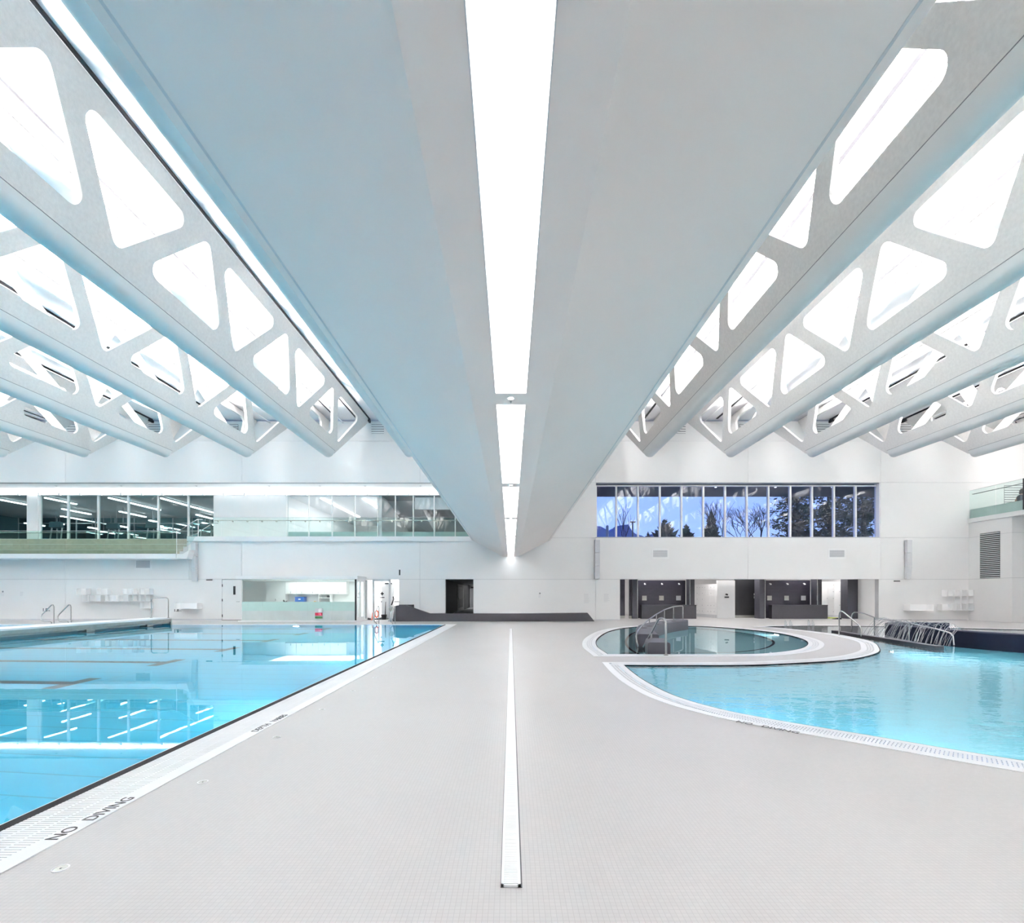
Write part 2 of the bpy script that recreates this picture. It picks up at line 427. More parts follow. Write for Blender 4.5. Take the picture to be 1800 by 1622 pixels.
for k in range(8):
    yy = 4.2 + 2.5 * k
    MB().box(-50, -8.2, yy - .125, yy + .125, -1.8, -1.792).box(-8.45, -8.2, yy - .5, yy + .5, -1.8, -1.792).build('lane_marking', 'lane_tile', b)
def basin(name, path, depth, m, label):
    b = thing(name, (path[0][0], path[0][1], -depth), label, None, None, 'structure')
    MB().poly([path], -depth).build('pool_floor', m, b)
    MB().ribbon([(p[0], p[1], -.02) for p in path], [(p[0], p[1], -depth) for p in path]).build('pool_wall', m, b)
    return b
basin('leisure_pool_basin', lagoon, 1.05, 'lagoon_blue', 'pale blue basin of the curved leisure pool')
tb = basin('whirlpool_basin', tub, 1.05, 'tub_teal', 'teal basin of the whirlpool with underwater bench')
inn = offset(tub, -.85)
ring(MB(), inn, offset(tub, -.005), -.45, -1.05).build('bench', 'tub_teal', tb)
ring(MB(), offset(tub, -.90), offset(tub, -.83), -.445, -.55).build('nosing', 'black_tile', tb)
MB().quad((-57, -2.6, WATER), (POOL_X, -2.6, WATER), (POOL_X, POOL_Y, WATER), (-57, POOL_Y, WATER)).build('lap_pool_water', 'water_calm', kind='stuff', label='calm clear blue water of the lap pool with dark lane lines', cat='water')
MB().poly([lagoon], WATER).build('leisure_pool_water', 'water_rippled', kind='stuff', label='rippled light blue water of the curved leisure pool', cat='water')
MB().poly([tub], WATER).build('whirlpool_water', 'water_tub', kind='stuff', label='still teal water of the whirlpool', cat='water')
# underwater lamps
def pool_lamp(x, y, z, dx, dy, power, label):
    t = thing('pool_lamp', (x, y, z), label, 'lamp', 'underwater pool lamps')
    d = Vector((dx, dy, 0)).normalized(); p = Vector((x, y, z))
    MB().tube([p - d * .02, p + d * .02], .16, 16).build('lamp_ring', 'steel', t)
    MB().tube([p + d * .02, p + d * .03], .12, 16).build('lens', 'pool_light', t)
    a = area('pool_lamp_light', p + d * .06, .25, .25, power, (.8, .95, 1), (math.pi / 2, 0, math.atan2(d.y, d.x) + math.pi / 2 + math.pi), t)
    a.rotation_euler = d.to_track_quat('-Z', 'Y').to_euler()
for k, y_ in enumerate((3, 7.5, 12, 16.5, 20.5)):  # added lamps, hidden from the camera, that brighten the lap pool
    pool_lamp(POOL_X - .06, y_, -.9, -1, 0, 17, 'added round underwater lamp in the near side wall of the lap pool, %s from the camera' % ORD[k])
for k, px_ in enumerate((-10, -24)):  # two more added lamps to brighten the lap pool from its far end
    pool_lamp(px_, POOL_Y - .03, -.9, 0, -1, 60, 'added round underwater lamp in the far lap pool wall, %s from the corner' % ORD[k])
pool_lamp(9.62, 12.28, -.35, .75, -.6, 40, 'bright underwater lamp below the rounded tip of the island')
pool_lamp(9.55, 17.3, -.25, -1, .1, 24, 'underwater lamp at the rounded end of the whirlpool')
pool_lamp(2.5, 13.3, -.7, 1, 0, 24, 'underwater lamp in the deck side wall of the whirlpool')
for k, (x_, y_) in enumerate(((2.62, 5.95), (3.75, 4.75), (6.3, 2.75))):  # unseen lamps added on the near wall to lift the leisure pool water
    pool_lamp(x_, y_, -.55, .8, .55, (7, 11, 14)[k], 'added underwater lamp in the curved near wall of the leisure pool, %s from the bridge' % ORD[k])

# deck drain
d = thing('deck_drain', (0, 2.31, 0), 'long white slot drain running down the middle of the deck', 'drain')
MB().box(-.05, .055, 2.31, 19.8, 0, .002).build('channel', 'dark_channel', d)
MB().box(-.047, -.034, 2.31, 19.8, .001, .012).box(.034, .047, 2.31, 19.8, .001, .012).box(-.047, .047, 2.31, 2.322, .001, .012).build('frame', 'grate', d)
g = MB(); y = 2.33
while y < 19.78:
    g.box(-.046, .0475, y, y + .0118, .002, .0105); y += .0148
g.build('bars', 'grate', d, kind='stuff')
for k in range(8):
    y = 2.47 + 1.14 * k; x = -2.30
    d = thing('floor_anchor', (x, y, 0), 'small round steel floor anchor beside the lap pool, %s from the camera' % ORD[k], 'floor anchor', 'floor anchors along the lap pool')
    MB().lathe([(.037, 0), (.037, .004), (.030, .004), (.030, .001)], (x, y, 0), 20).build('ring', 'coping', d)
    MB().lathe([(.030, 0), (.029, .003), (.008, .003), (.006, .002)], (x, y, 0), 20).build('cap', 'dull_steel', d)
    MB().lathe([(.005, .002), (.004, .0036)], (x, y, 0), 8).build('socket', 'black', d)
dl = thing('deck_lettering', (-2.612, 3.05, .006), 'black NO DIVING lettering on the lap pool coping', 'lettering')
for wd_, yy in (('NO', 2.825), ('DIVING', 3.155)): text(wd_, .104, 'black', 'word', (-2.612, yy, .0075), (0, 1, 0), (-1, 0, 0), dl)
#'black NO DIVING lettering on the lap pool coping', cat='lettering')
dl = thing('deck_lettering', (-2.612, 5.27, .006), 'black DEPTH VARIES lettering on the lap pool coping', 'lettering')
for wd_, yy in (('DEPTH', 5.07), ('VARIES', 5.46)): text(wd_, .098, 'black', 'word', (-2.612, yy, .0075), (0, 1, 0), (-1, 0, 0), dl)
#'black DEPTH VARIES lettering on the lap pool coping', cat='lettering')
dv = Vector((.41, -.44, 0)).normalized()
dl = thing('deck_lettering', (2.70, 5.085, .006), 'black NO DIVING lettering on the curved leisure pool coping', 'lettering')
for wd_, u in (('NO', -.235), ('DIVING', .12)): text(wd_, .108, 'black', 'word', (2.70 + dv.x * u, 5.085 + dv.y * u, .0078), dv, (-dv.y, dv.x, 0), dl)
#'black NO DIVING lettering on the curved leisure pool coping', cat='lettering')

# ------------------------------------------------------------------ far wall: backing and panels
rects = []
def R(x0, x1, y0, y1): rects.append((x0, x1, y0, y1))
cols = [-1200, 115, 425, 738, 1047, 1315, 1548, 1890]
for a, b_ in zip(cols, cols[1:]):
    R(a, b_, 740, 775); R(a, b_, 775, 848)
R(840, 1047, 848, 945); R(1548, 1890, 848, 945); R(1047, 1548, 944, 945)
for a, b_ in zip([331] + cols[2:], cols[2:]): R(a, b_, 945, 1018)
R(-1200, 115, 975, 1018); R(115, 331, 975, 1018)
for a, b_ in ((-1200, 115), (115, 390), (701, 738), (738, 783), (832, 1047), (1047, 1090), (1545, 1890)): R(a, b_, 1018, 1090)
R(390, 425, 1018, 1018.6)
wall = thing('wall_back', (0, WY, 0), 'tall white panelled far wall', None, None, 'structure')
bk = MB()
for x0, x1, y0, y1 in rects:
    bk.box(X(x0), X(x1), WY + .03, WY + .3, max(0, Z(y1)), Z(y0))
bk.build('wall_core', 'grey', wall)
for x0, x1, y0, y1 in rects:
    if y1 - y0 < 2: continue
    i = .007
    MB().box(X(x0) + i, X(x1) - i, WY, WY + .03, max(0, Z(y1)) + (i if y1 < 1089 else 0), Z(y0) - i).build('panel', 'wall_white', wall)
MB().box(XL, X(390), WY - .006, WY, 0, .08).box(X(832), X(1090), WY - .006, WY, 0, .05).box(X(1545), 24.9, WY - .006, WY, 0, .05).build('baseboard_back', 'light_grey', kind='structure', label='thin grey base strip along the far wall')
# other walls and ceiling
MB().box(XL - .2, XL, YB, WY, 0, 11).build('wall_left', 'wall_white', kind='structure', label='white end wall of the hall beyond the lap pool')
MB().box(XR, XR + .2, YB, WY, 0, 11).build('wall_right', 'wall_white', kind='structure', label='white side wall of the hall')
MB().box(XL, XR, YB - .2, YB, 0, 11).build('wall_front', 'wall_white', kind='structure', label='white wall behind the camera')
ZC = 10.95
ceil = MB().box(XL, XR, YB, WY + .3, ZC, ZC + .2).build('ceiling', 'ceiling_white', kind='structure', label='white ceiling above the beams')
# side block with louvre and upper balcony on the right
blk = thing('wall_block', (25, 24.1, 0), 'projecting white corner block under the upper balcony', None, None, 'structure')
zs = [0, Z(1018), Z(945), 5.3]
for a, b_ in zip(zs, zs[1:]):
    MB().box(25.0, 28, 24.12, WY - .001, a + .006, b_ - .006).build('panel', 'wall_white', blk)
    MB().box(28.01, XR, 24.12, WY - .001, a + .006, b_ - .006).build('panel', 'wall_white', blk)
MB().box(25.02, XR, 24.14, WY - .01, 0, 5.29).build('block_core', 'grey', blk)
lv = thing('wall_louvre', (25, 25.2, 2.3), 'tall dark slatted louvre on the side of the white corner block', 'louvre')
ya, yb = 25 / (1723 - CX) * F, 25 / (1758 - CX) * F
z1_, z0_ = Z(938, ya), Z(1017, ya)
MB().box(24.985, 25.0, yb, ya, z0_, z1_).build('recess', 'black', lv)
for k in range(24):
    zz = z0_ + (k + .5) * (z1_ - z0_) / 24
    MB().prism([(24.985, zz - .028), (24.96, zz - .034), (24.96, zz - .002), (24.985, zz + .012)], yb, ya, 'y').build('slat', 'light_grey', lv)

# ------------------------------------------------------------------ centre spine with light strip
zb, ze, hb, he = Z(978), Z(951), X(911.5), X(963)
sp_ = thing('ceiling_spine', (0, 10, zb), 'broad grey V shaped ceiling spine over the deck', None, None, 'structure')
RH, RW = .10, .165
for s in (-1, 1):
    pts = [(s * RW, zb), (s * hb, zb), (s * he, ze), (s * (he + .10), ze + .035), (s * (he + .10), ZC), (s * RW, ZC)]
    if s < 0: pts = pts[::-1]
    MB().prism(pts, YB, WY - .001, 'y').build('soffit', 'soffit', sp_, fix=True)
    MB().box(min(s * he, s * (he + .1)) if False else (s * (he - .02) if s > 0 else s * (he - .02) - .02), (s * (he - .02) + .02 if s > 0 else s * (he - .02)), YB, WY - .001, ze - .012, ze + .01).build('edge_trim', 'light_grey', sp_)
yb_ = [-3.0, 1.0, 5.0, 9.05, 13.05, 17.05, 21.05, 25.05]
for k in range(len(yb_)):
    a = yb_[k] + .3; b_ = yb_[k + 1] if k + 1 < len(yb_) else WY - .02
    n_ = 'recessed light panel in the ceiling spine, %s from the far wall' % ORD[len(yb_) - 1 - k]
    l = thing('ceiling_light', (0, a, zb), 'long glowing ' + n_, 'ceiling light', 'light panels of the ceiling spine')
    MB().box(-RW, RW, a, b_, zb + .012, zb + .03).build('diffuser', 'strip_light', l)
    MB().box(-RW, -RW + .006, a, b_, zb - .004, zb + .012).box(RW - .006, RW, a, b_, zb - .004, zb + .012).build('frame', 'light_grey', l)
    bx = thing('ceiling_downlight', (0, yb_[k], zb), 'grey cross bar with small downlight in the ceiling spine, %s from the far wall' % ORD[len(yb_) - 1 - k], 'downlight', 'cross bars of the ceiling spine')
    MB().box(-RW, RW, yb_[k], yb_[k] + .3, zb, zb + .04).build('bar', 'soffit', bx)
    MB().lathe([(.045, -.004), (.045, .0), (.03, .0)], (0, yb_[k] + .12, zb), 14).build('rim', 'paint_white', bx)
    MB().lathe([(.032, -.006), (.02, -.008)], (0, yb_[k] + .12, zb), 12).build('bulb', 'down_light', bx)
    MB().lathe([(.008, -.02), (.012, 0)], (0, yb_[k] + .2, zb), 8).build('sprinkler_head', 'steel', bx)

# ------------------------------------------------------------------ V shaped perforated roof beams
def web_mesh(sg):
    z0, z1, t = 8.249, 10.87, .11
    def P3(p, inner): return (sg * (.265 + (p[1] - z0) * .3415 - (t if inner else 0)), p[0], p[1])
    outer = [(YB + .05, z0), (23.50, z0), (26.36, z1), (YB + .05, z1)]
    def rtri(pts, r):
        out = []
        for i in range(3):
            p = Vector(pts[i]); a = (Vector(pts[i - 1]) - p).normalized(); b = (Vector(pts[(i + 1) % 3]) - p).normalized()
            ang = a.angle(b); d_ = r / math.tan(ang / 2); c_ = p + (a + b).normalized() * (r / math.sin(ang / 2))
            s0 = p + a * d_ - c_; s1 = p + b * d_ - c_
            a0 = math.atan2(s0.y, s0.x); da = (math.atan2(s1.y, s1.x) - a0 + math.pi) % (2 * math.pi) - math.pi
            for k in range(8):
                an = a0 + da * k / 7; out.append((c_.x + r * math.cos(an), c_.y + r * math.sin(an)))
        return out
    holes = []
    for n in range(-3, 4):
        c = 10.3 + 4.38 * n
        if c > -4: holes.append(rtri([(c - 1.56, 10.50), (c, 8.72), (c + 1.56, 10.50)], .19))
        c += 2.19
        if -4 < c < 24: holes.append(rtri([(c - 1.50, 8.84), (c, 10.58), (c + 1.50, 8.84)], .21))
    loops = [outer] + holes
    tri = tessellate_polygon([[Vector((p[0], p[1], 0)) for p in l] for l in loops])
    flat = [p for l in loops for p in l]; N = len(flat)
    m = MB(); m.v = [P3(p, False) for p in flat] + [P3(p, True) for p in flat]
    for q in tri: m.f.append(tuple(q)); m.f.append(tuple(i + N for i in q[::-1]))
    base = 0
    for l in loops:
        k = len(l)
        for i in range(k):
            j = (i + 1) % k; m.f.append((base + i, base + j, base + j + N, base + i + N))
        base += k
    return m
def chord_mesh():
    pts = []; r = .286; cz = 8.34
    xr = .265 + (8.37 - 8.249) * .3415 + .008
    pts.append((xr, 8.37))
    for k in range(15):
        a = math.radians(-19 - (142) * k / 14); pts.append((r * math.cos(a), cz + r * math.sin(a)))
    pts.append((-xr, 8.37)); pts.append((-xr + .05, 8.37)); pts.append((xr - .05, 8.37))
    return MB().prism(pts, YB + .05, 23.42, 'y')
bm0 = thing('roof_beam', (0, 0, 0))
web_mesh(1).build('web', 'web', bm0, fix=True); web_mesh(-1).build('web', 'web', bm0, fix=True)
chord_mesh().build('bottom_chord', 'chord', bm0, smooth=True, fix=True)
MB().box(-.14, .14, YB + .3, 23.2, 8.50, 8.60).build('light_trough', 'paint_white', bm0)
for s in (-1, 1):
    MB().box(s * 1.155 - .05, s * 1.155 + .05, 26.05, 26.38, 10.76, 10.90).build('end_bracket', 'black', bm0)
    MB().box(s * 1.19 - .02, s * 1.19 + .02, YB, 26.3, 10.875, 10.949).build('shadow_gap', 'black', bm0)
MB().box(.46, .56, YB, 26.2, 10.92, 10.952).build('ceiling_slot', 'black', bm0)
MB().box(-.62, -.56, YB, 26.2, 10.925, 10.952).build('ceiling_slot', 'black', bm0)
for s in (-1, 1):
    xs_ = s * (.265 + (8.378 - 8.249) * .3415)
    MB().box(xs_ - .012, xs_ + .012, YB + .05, 23.44, 8.371, 8.384).build('seam', 'mid_grey', bm0)
MB().tube([(-.25, YB, 10.70), (-.25, 26.2, 10.70)], .03, 8).build('sprinkler_pipe', 'paint_white', bm0)
bxs = [-4.90 - 3.945 * k for k in range(9)] + [6.72 + 3.94 * k for k in range(7)]
for i, bx in enumerate(bxs):
    o = bm0 if i == 0 else copy_tree(bm0, loc=(bx, 0, 0))
    o.location = (bx, 0, 0); WPOS[o.name] = Vector((bx, 0, 0))
    side = 'over the lap pool' if bx < 0 else 'over the leisure pool'
    k = i if bx < 0 else i - 9
    tag(o, 'white V shaped roof beam with triangular openings %s, %s from the ceiling spine' % (side, ORD[k]), 'roof beam', 'perforated roof beams')
    area('beam_light', (bx, 8.5, 8.63), .26, 29.0, UPLIGHT, (1, .97, .95), (math.pi, 0, 0), o).data.spread = math.radians(80)

# wall vents high between the beams, air grilles, loudspeakers
def vent(px0, px1, py0, py1, label, name='wall_vent', n=4, grp='slatted vents under the ceiling'):
    t = thing(name, (X((px0 + px1) / 2), WY, Z(py1)), label, 'vent', grp)
    MB().box(X(px0), X(px1), WY - .02, WY - .001, Z(py1), Z(py0)).build('recess', 'mid_grey', t)
    for k in range(n):
        zz = Z(py1) + (k + .1) * (Z(py0) - Z(py1)) / n
        MB().box(X(px0), X(px1), WY - .035, WY - .02, zz, zz + (Z(py0) - Z(py1)) / n * .62).build('slat', 'paint_white', t)
for k, px_ in enumerate((129, 272, 408, 664, 1194, 1310, 1447, 1590)):
    vent(px_ - 11, px_ + 11, 746, 762, 'grey slatted vent high on the far wall, %s of the row' % ORD[k])
def grille(px0, px1, py0, py1, label):
    t = thing('air_grille', (X((px0 + px1) / 2), WY, Z(py1)), label, 'grille', 'return air grilles')
    i = 3 / F * WY
    x0, x1, z0, z1 = X(px0), X(px1), Z(py1), Z(py0)
    MB().box(x0, x1, WY - .02, WY, z0, z0 + i).box(x0, x1, WY - .02, WY, z1 - i, z1).box(x0, x0 + i, WY - .02, WY, z0 + i, z1 - i).box(x1 - i, x1, WY - .02, WY, z0 + i, z1 - i).build('frame', 'paint_white', t)
    MB().box(x0 + i, x1 - i, WY - .004, WY, z0 + i, z1 - i).build('backing', 'grey', t)
    for k in range(9):
        zz = z0 + i + (k + .2) * (z1 - z0 - 2 * i) / 9
        MB().box(x0 + i, x1 - i, WY - .014, WY - .004, zz, zz + .022).build('slat', 'light_grey', t)
grille(236, 267, 982, 1001, 'rectangular white framed air grille under the balcony')
grille(1145, 1176, 964, 982, 'rectangular white framed air grille below the windows, nearer the spine')
grille(1455, 1487, 964, 982, 'rectangular white framed air grille below the windows, farther from the spine')
def speaker(px, py0, py1, label):
    t = thing('column_speaker', (X(px), WY, Z(py1)), label, 'speaker', 'column loudspeakers')
    x = X(px); z0, z1 = Z(py1), Z(py0); h = (z1 - z0) / 3
    for k in range(3):
        a = z0 + k * h; tl = .08 if k == 0 else 0
        cb = MB().prism([(WY - .24 + tl, a + .015), (WY - .06, a + .015), (WY - .06, a + h - .015), (WY - .24, a + h - .015)], x - .13, x + .13, 'x').build('cabinet', 'light_grey', t, fix=True)
        MB().prism([(WY - .246 + tl, a + .04), (WY - .24 + tl, a + .04), (WY - .24, a + h - .04), (WY - .246, a + h - .04)], x - .11, x + .11, 'x').build('mesh_front', 'light_grey', cb, fix=True)
    MB().box(x - .04, x + .04, WY - .06, WY, z0 + .1, z1 - .1).build('bracket', 'paint_white', t)
speaker(345, 954, 1022, 'slim grey column loudspeaker beside the balcony stair')
speaker(1049, 949, 1018, 'slim grey column loudspeaker next to the ceiling spine')
speaker(1593, 949, 1018, 'slim grey column loudspeaker above the white wall shelves')

# ------------------------------------------------------------------ mezzanine on the left
ZM, ZBAL, ZT, YG = Z(943), 3.55, Z(848), 28.4
mz = thing('wall_mezzanine', (-15, YG, ZM), 'white shell of the recessed mezzanine', None, None, 'structure')
MB().box(X(-1200), X(842), WY + .3, YG + .3, ZT, ZT + .25).build('mezzanine_ceiling', 'paint_white', mz)
MB().box(X(331), X(842), WY - .12, YG, ZM - .26, ZM).build('walkway_slab', 'paint_white', mz)
MB().box(X(376, YG), X(503, YG), YG, YG + .2, ZM, ZT).build('mezzanine_panel', 'paint_white', mz)
MB().box(X(842), X(842) + .2, WY + .3, 40, ZM - .3, ZT).build('mezzanine_end', 'paint_white', mz)
for k, px_ in enumerate((93, 208, 341, 470, 560, 640, 738)):
    x = X(px_, 27); dl = thing('ceiling_sprinkler', (x, 27.2, ZT - .03), 'small grey ceiling sprinkler above the mezzanine, %s from the frame edge' % ORD[k], 'sprinkler', 'mezzanine sprinklers')
    MB().lathe([(.07, .03), (.08, .022)], (x, 27.2, ZT - .03), 14).build('rose', 'light_grey', dl)
    MB().lathe([(.02, 0), (.02, .023)], (x, 27.2, ZT - .03), 8).build('head', 'steel', dl)
cl = thing('cove_light', (-15, 28.3, 7.3), 'bright continuous light cove above the mezzanine glazing', 'light')
MB().box(X(-1200), X(842), YG - .10, YG - .02, Z(866, YG), Z(862.5, YG)).build('lens', 'cove_light', cl)
MB().box(X(-1200), X(842), YG - .02, YG + .06, Z(870, YG), ZT).build('housing', 'paint_white', cl)
for k in range(22):
    px_ = 35 + 36 * k
    if px_ < 780: MB().box(X(px_, YG) - .05, X(px_, YG) + .05, YG - .12, YG - .02, Z(871, YG), Z(866, YG)).build('clip', 'paint_white', cl)
zw0, zw1 = Z(947, YG), Z(869.5, YG)
col = MB().box(X(48, YG), X(67, YG), YG - .018, YG + .25, zw0 - .4, ZT).build('wall_pier', 'paint_white', kind='structure', label='square white pier between the gym windows')
zw0, zw1 = Z(947, YG), Z(869.5, YG)
def window(n, mull, glassm, y, z0, z1, label, fw=.05, depth=.12, frame='paint_white', sill=True):
    wn = thing('window_%d' % n, ((mull[0] + mull[-1]) / 2, y, z0), label, None, None, 'structure')
    MB().box(mull[0], mull[-1], y - depth / 2, y + depth / 2, z0 - .05, z0).build('window_sill', frame, wn)
    MB().box(mull[0], mull[-1], y - depth / 2, y + depth / 2, z1 - .03, z1 + .03).build('window_head', frame, wn)
    for x in mull: MB().box(x - fw / 2, x + fw / 2, y - depth / 2, y + depth / 2, z0, z1 - .03).build('mullion', frame, wn)
    for a, b_ in zip(mull, mull[1:]): MB().box(a + fw / 2, b_ - fw / 2, y - .006, y + .006, z0, z1 - .03).build('pane', glassm, wn)
    return wn
window(1, [X(p, YG) for p in (-220, -167, -114, -61, -8, 47)], 'pane_gym', YG + .1, zw0, zw1, 'gym glazing cut by the frame edge beyond the white pier', .09)
window(2, [X(p, YG) for p in (68.5, 118, 171, 224, 277, 330, 376)], 'pane_gym', YG + .1, zw0, zw1, 'dark gym glazing with slim white mullions', .10)
window(3, [X(p, YG) for p in (503, 542, 583, 623, 663.5, 694.5, 726, 763, 800, 838)], 'pane_clear', YG + .1, ZM + .02, zw1, 'tall corridor glazing with slim white mullions behind the walkway', .06)
# spectator tiers on the balcony
tr = thing('bench_tier', (-25, 27.5, ZBAL), 'stepped timber seating tiers behind the green balcony glass', 'seating')
nT = 3; zt0 = ZBAL; hT = (zw0 - ZBAL - .05) / nT
for k in range(nT):
    MB().box(X(-250, YG), X(331) - .15, 27.0 + .45 * k, YG - .04, zt0 + k * hT, zt0 + (k + 1) * hT - .02).build('tier', 'tier_wood', tr)
    MB().box(X(-250, YG), X(331) - .15, 26.99 + .45 * k, YG - .04, zt0 + (k + 1) * hT - .02, zt0 + (k + 1) * hT).build('tread', 'light_grey', tr)
BY = 25.6
bal = thing('wall_balcony', (-25, BY, 3.3), 'white projecting balcony slab below the gym', None, None, 'structure')
MB().box(X(-260, BY), X(309, BY), BY, WY + .3, Z(981.5, BY), Z(973, BY)).build('balcony_slab', 'paint_white', bal)
zsl = Z(973, BY)
MB().prism([(X(309, BY), Z(981.5, BY)), (X(326, BY), Z(982, BY)), (X(331, BY), Z(966, BY)), (X(319, BY), zsl), (X(309, BY), zsl)], BY + .1, WY + .2, 'y').build('stair_stringer', 'paint_white', bal, fix=True)
MB().box(X(-260, BY), X(331), WY + .3, YG, ZBAL - .2, ZBAL).build('balcony_floor', 'grey', bal)
zg = Z(933, BY)
br = thing('glass_balustrade', (-25, BY, zsl), 'green glass balustrade along the lower balcony', 'balustrade')
sm = [X(p, BY) for p in (-153, -86, -19, 48, 115, 182, 248, 309)]
for a, b_ in zip(sm, sm[1:]):
    MB().box(a + .012, b_ - .012, BY + .03, BY + .045, zsl, zg).build('glass_panel', 'balustrade', br)
MB().tube([(X(-150, BY), BY + .12, zg - .08), (X(300, BY), BY + .12, zg - .08)], .018, 8).build('handrail', 'steel', br)
MB().box(sm[0], sm[-1], BY + .028, BY + .047, zg, zg + .012).build('edge_cap', 'light_grey', br)
# stair with glass and rails up to the walkway
st = thing('stair_rail', (X(309, BY), BY + .05, zsl), 'glass and rail of the short stair joining balcony and walkway', 'stair rail')
p0 = (X(309, BY), zsl); p1 = (X(345), ZM)
for yy, nm in ((BY + .06, 'glass_panel'), (WY + .6, 'glass_panel')):
    MB().prism([(X(309, BY), zsl + .05), (X(331, BY) + .1, zsl + .55), (X(345, BY), ZM + .05), (X(347, BY), Z(913, BY)), (X(309, BY), Z(938, BY))], yy, yy + .014, 'y').build(nm, 'balustrade_pale', st, fix=True)
    MB().tube([(X(300, BY), yy - .04, Z(937, BY)), (X(313, BY), yy - .04, Z(934, BY)), (X(346, BY), yy - .04, Z(913, BY)), (X(356, BY), yy - .04, Z(913, BY))], .02, 8).build('handrail', 'steel', st)
for k in range(4):
    zz = ZBAL + .25 * (k + 1); MB().box(X(309) + .2 * k, X(331), WY + .3, WY + 1.6, zz - .25, zz).build('step', 'light_grey', st)
MB().tube([(X(309, BY), BY + .067, zsl), (X(309, BY), BY + .067, Z(933, BY))], .015, 6).build('post', 'paint_white', st)
MB().tube([(X(347, BY), BY + .067, ZM - .1), (X(347, BY), BY + .067, Z(912, BY))], .015, 6).build('post', 'paint_white', st)
br = thing('glass_balustrade', (-10, WY, ZM), 'pale clear glass balustrade with dark handrail along the upper walkway', 'balustrade')
zg = Z(909.5)
sm = [X(p) for p in (347, 390, 454, 518, 582, 646, 710, 774, 838)]
for a, b_ in zip(sm, sm[1:]):
    MB().box(a + .010, b_ - .010, WY - .05, WY - .035, ZM, zg).build('glass_panel', 'balustrade_pale', br)
MB().tube([(X(376), WY + .05, Z(914.5)), (X(808), WY + .05, Z(914.5))], .022, 8).build('handrail', 'dull_steel', br)
for k in range(17):
    px_ = 384 + 25.5 * k; MB().box(X(px_) - .03, X(px_) + .03, WY - .04, WY + .05, Z(917.5), Z(915.2)).build('bracket', 'dull_steel', br)
MB().box(sm[0], sm[-1], WY - .052, WY - .033, zg, zg + .01).build('edge_cap', 'light_grey', br)

# gym behind the first glazing
gx0, gx1, gy1 = X(-260, YG), X(376, YG), 44.0
gy = thing('wall_gym', (-25, 36, ZM), 'dark interior shell of the gym', None, None, 'structure')
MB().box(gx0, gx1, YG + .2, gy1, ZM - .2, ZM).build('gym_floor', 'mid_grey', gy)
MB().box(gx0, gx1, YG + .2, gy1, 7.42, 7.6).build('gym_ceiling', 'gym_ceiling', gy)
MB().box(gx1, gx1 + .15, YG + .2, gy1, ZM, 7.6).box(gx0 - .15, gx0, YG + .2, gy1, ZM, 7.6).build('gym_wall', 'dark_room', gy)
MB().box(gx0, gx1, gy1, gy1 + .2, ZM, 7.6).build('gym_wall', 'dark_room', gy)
gw = thing('window_4', (-25, gy1 - .5, ZM), 'dark reflecting curtain wall at the back of the gym', None, None, 'structure')
glass('pane_dark', (.42, .72, .76), .20)
nx = 14; dxg = (gx1 - gx0) / nx
for k in range(nx):
    MB().box(gx0 + k * dxg + .03, gx0 + (k + 1) * dxg - .03, 38.0, 38.02, ZM, 7.42).build('pane', 'pane_dark', gw)
    MB().box(gx0 + k * dxg - .03, gx0 + k * dxg + .03, 37.96, 38.06, ZM, 7.42).build('mullion', 'grey', gw)
for z_ in (5.6, 6.4, 7.0): MB().box(gx0, gx1, 37.95, 38.05, z_ - .025, z_ + .025).build('transom', 'light_grey', gw)
tubes = [(-28.5, 29.6, 31.7), (-24.6, 29.6, 33.9), (-21.5, 29.6, 35.0), (-31.9, 29.4, 32.4), (-30.6, 33.0, 35.2), (-27.5, 34.0, 36.4), (-23.0, 35.4, 37.2), (-19.2, 34.6, 37), (-18.6, 30.5, 32), (-26, 39.5, 41.5), (-22, 40, 42), (-30, 40, 42.5), (-33.5, 36, 38)]
rt_ = random.Random(11); low = {}
for k in range(10):
    x_ = gx0 + 3 + (gx1 - gx0 - 4) * (k + rt_.random()) / 10; y_ = rt_.uniform(32.5, 36.5); tubes.append((x_, y_, y_ + rt_.uniform(.8, 1.5))); low[len(tubes) - 1] = rt_.uniform(6.0, 7.1)
ORD += ['twenty-' + o for o in ORD[:9]] + ['thirtieth']
for k, (x, a, b_) in enumerate(tubes):
    z = low.get(k, 7.30 if k < 4 else 7.22)
    l = thing('pendant_light', (x, a, z), 'glowing linear lamp under the gym ceiling, %s of the cluster' % ORD[k], 'lamp', 'linear gym lamps')
    MB().box(x - .07, x + .07, a, b_, z, z + .05).build('diffuser', 'tube_light', l)
    MB().box(x - .08, x + .08, a - .02, b_ + .02, z + .05, z + .10).build('housing', 'light_grey', l)
    MB().box(x - .01, x + .01, a + .3, a + .32, z + .1, 7.42).box(x - .01, x + .01, b_ - .32, b_ - .3, z + .1, 7.42).build('hanger', 'grey', l)
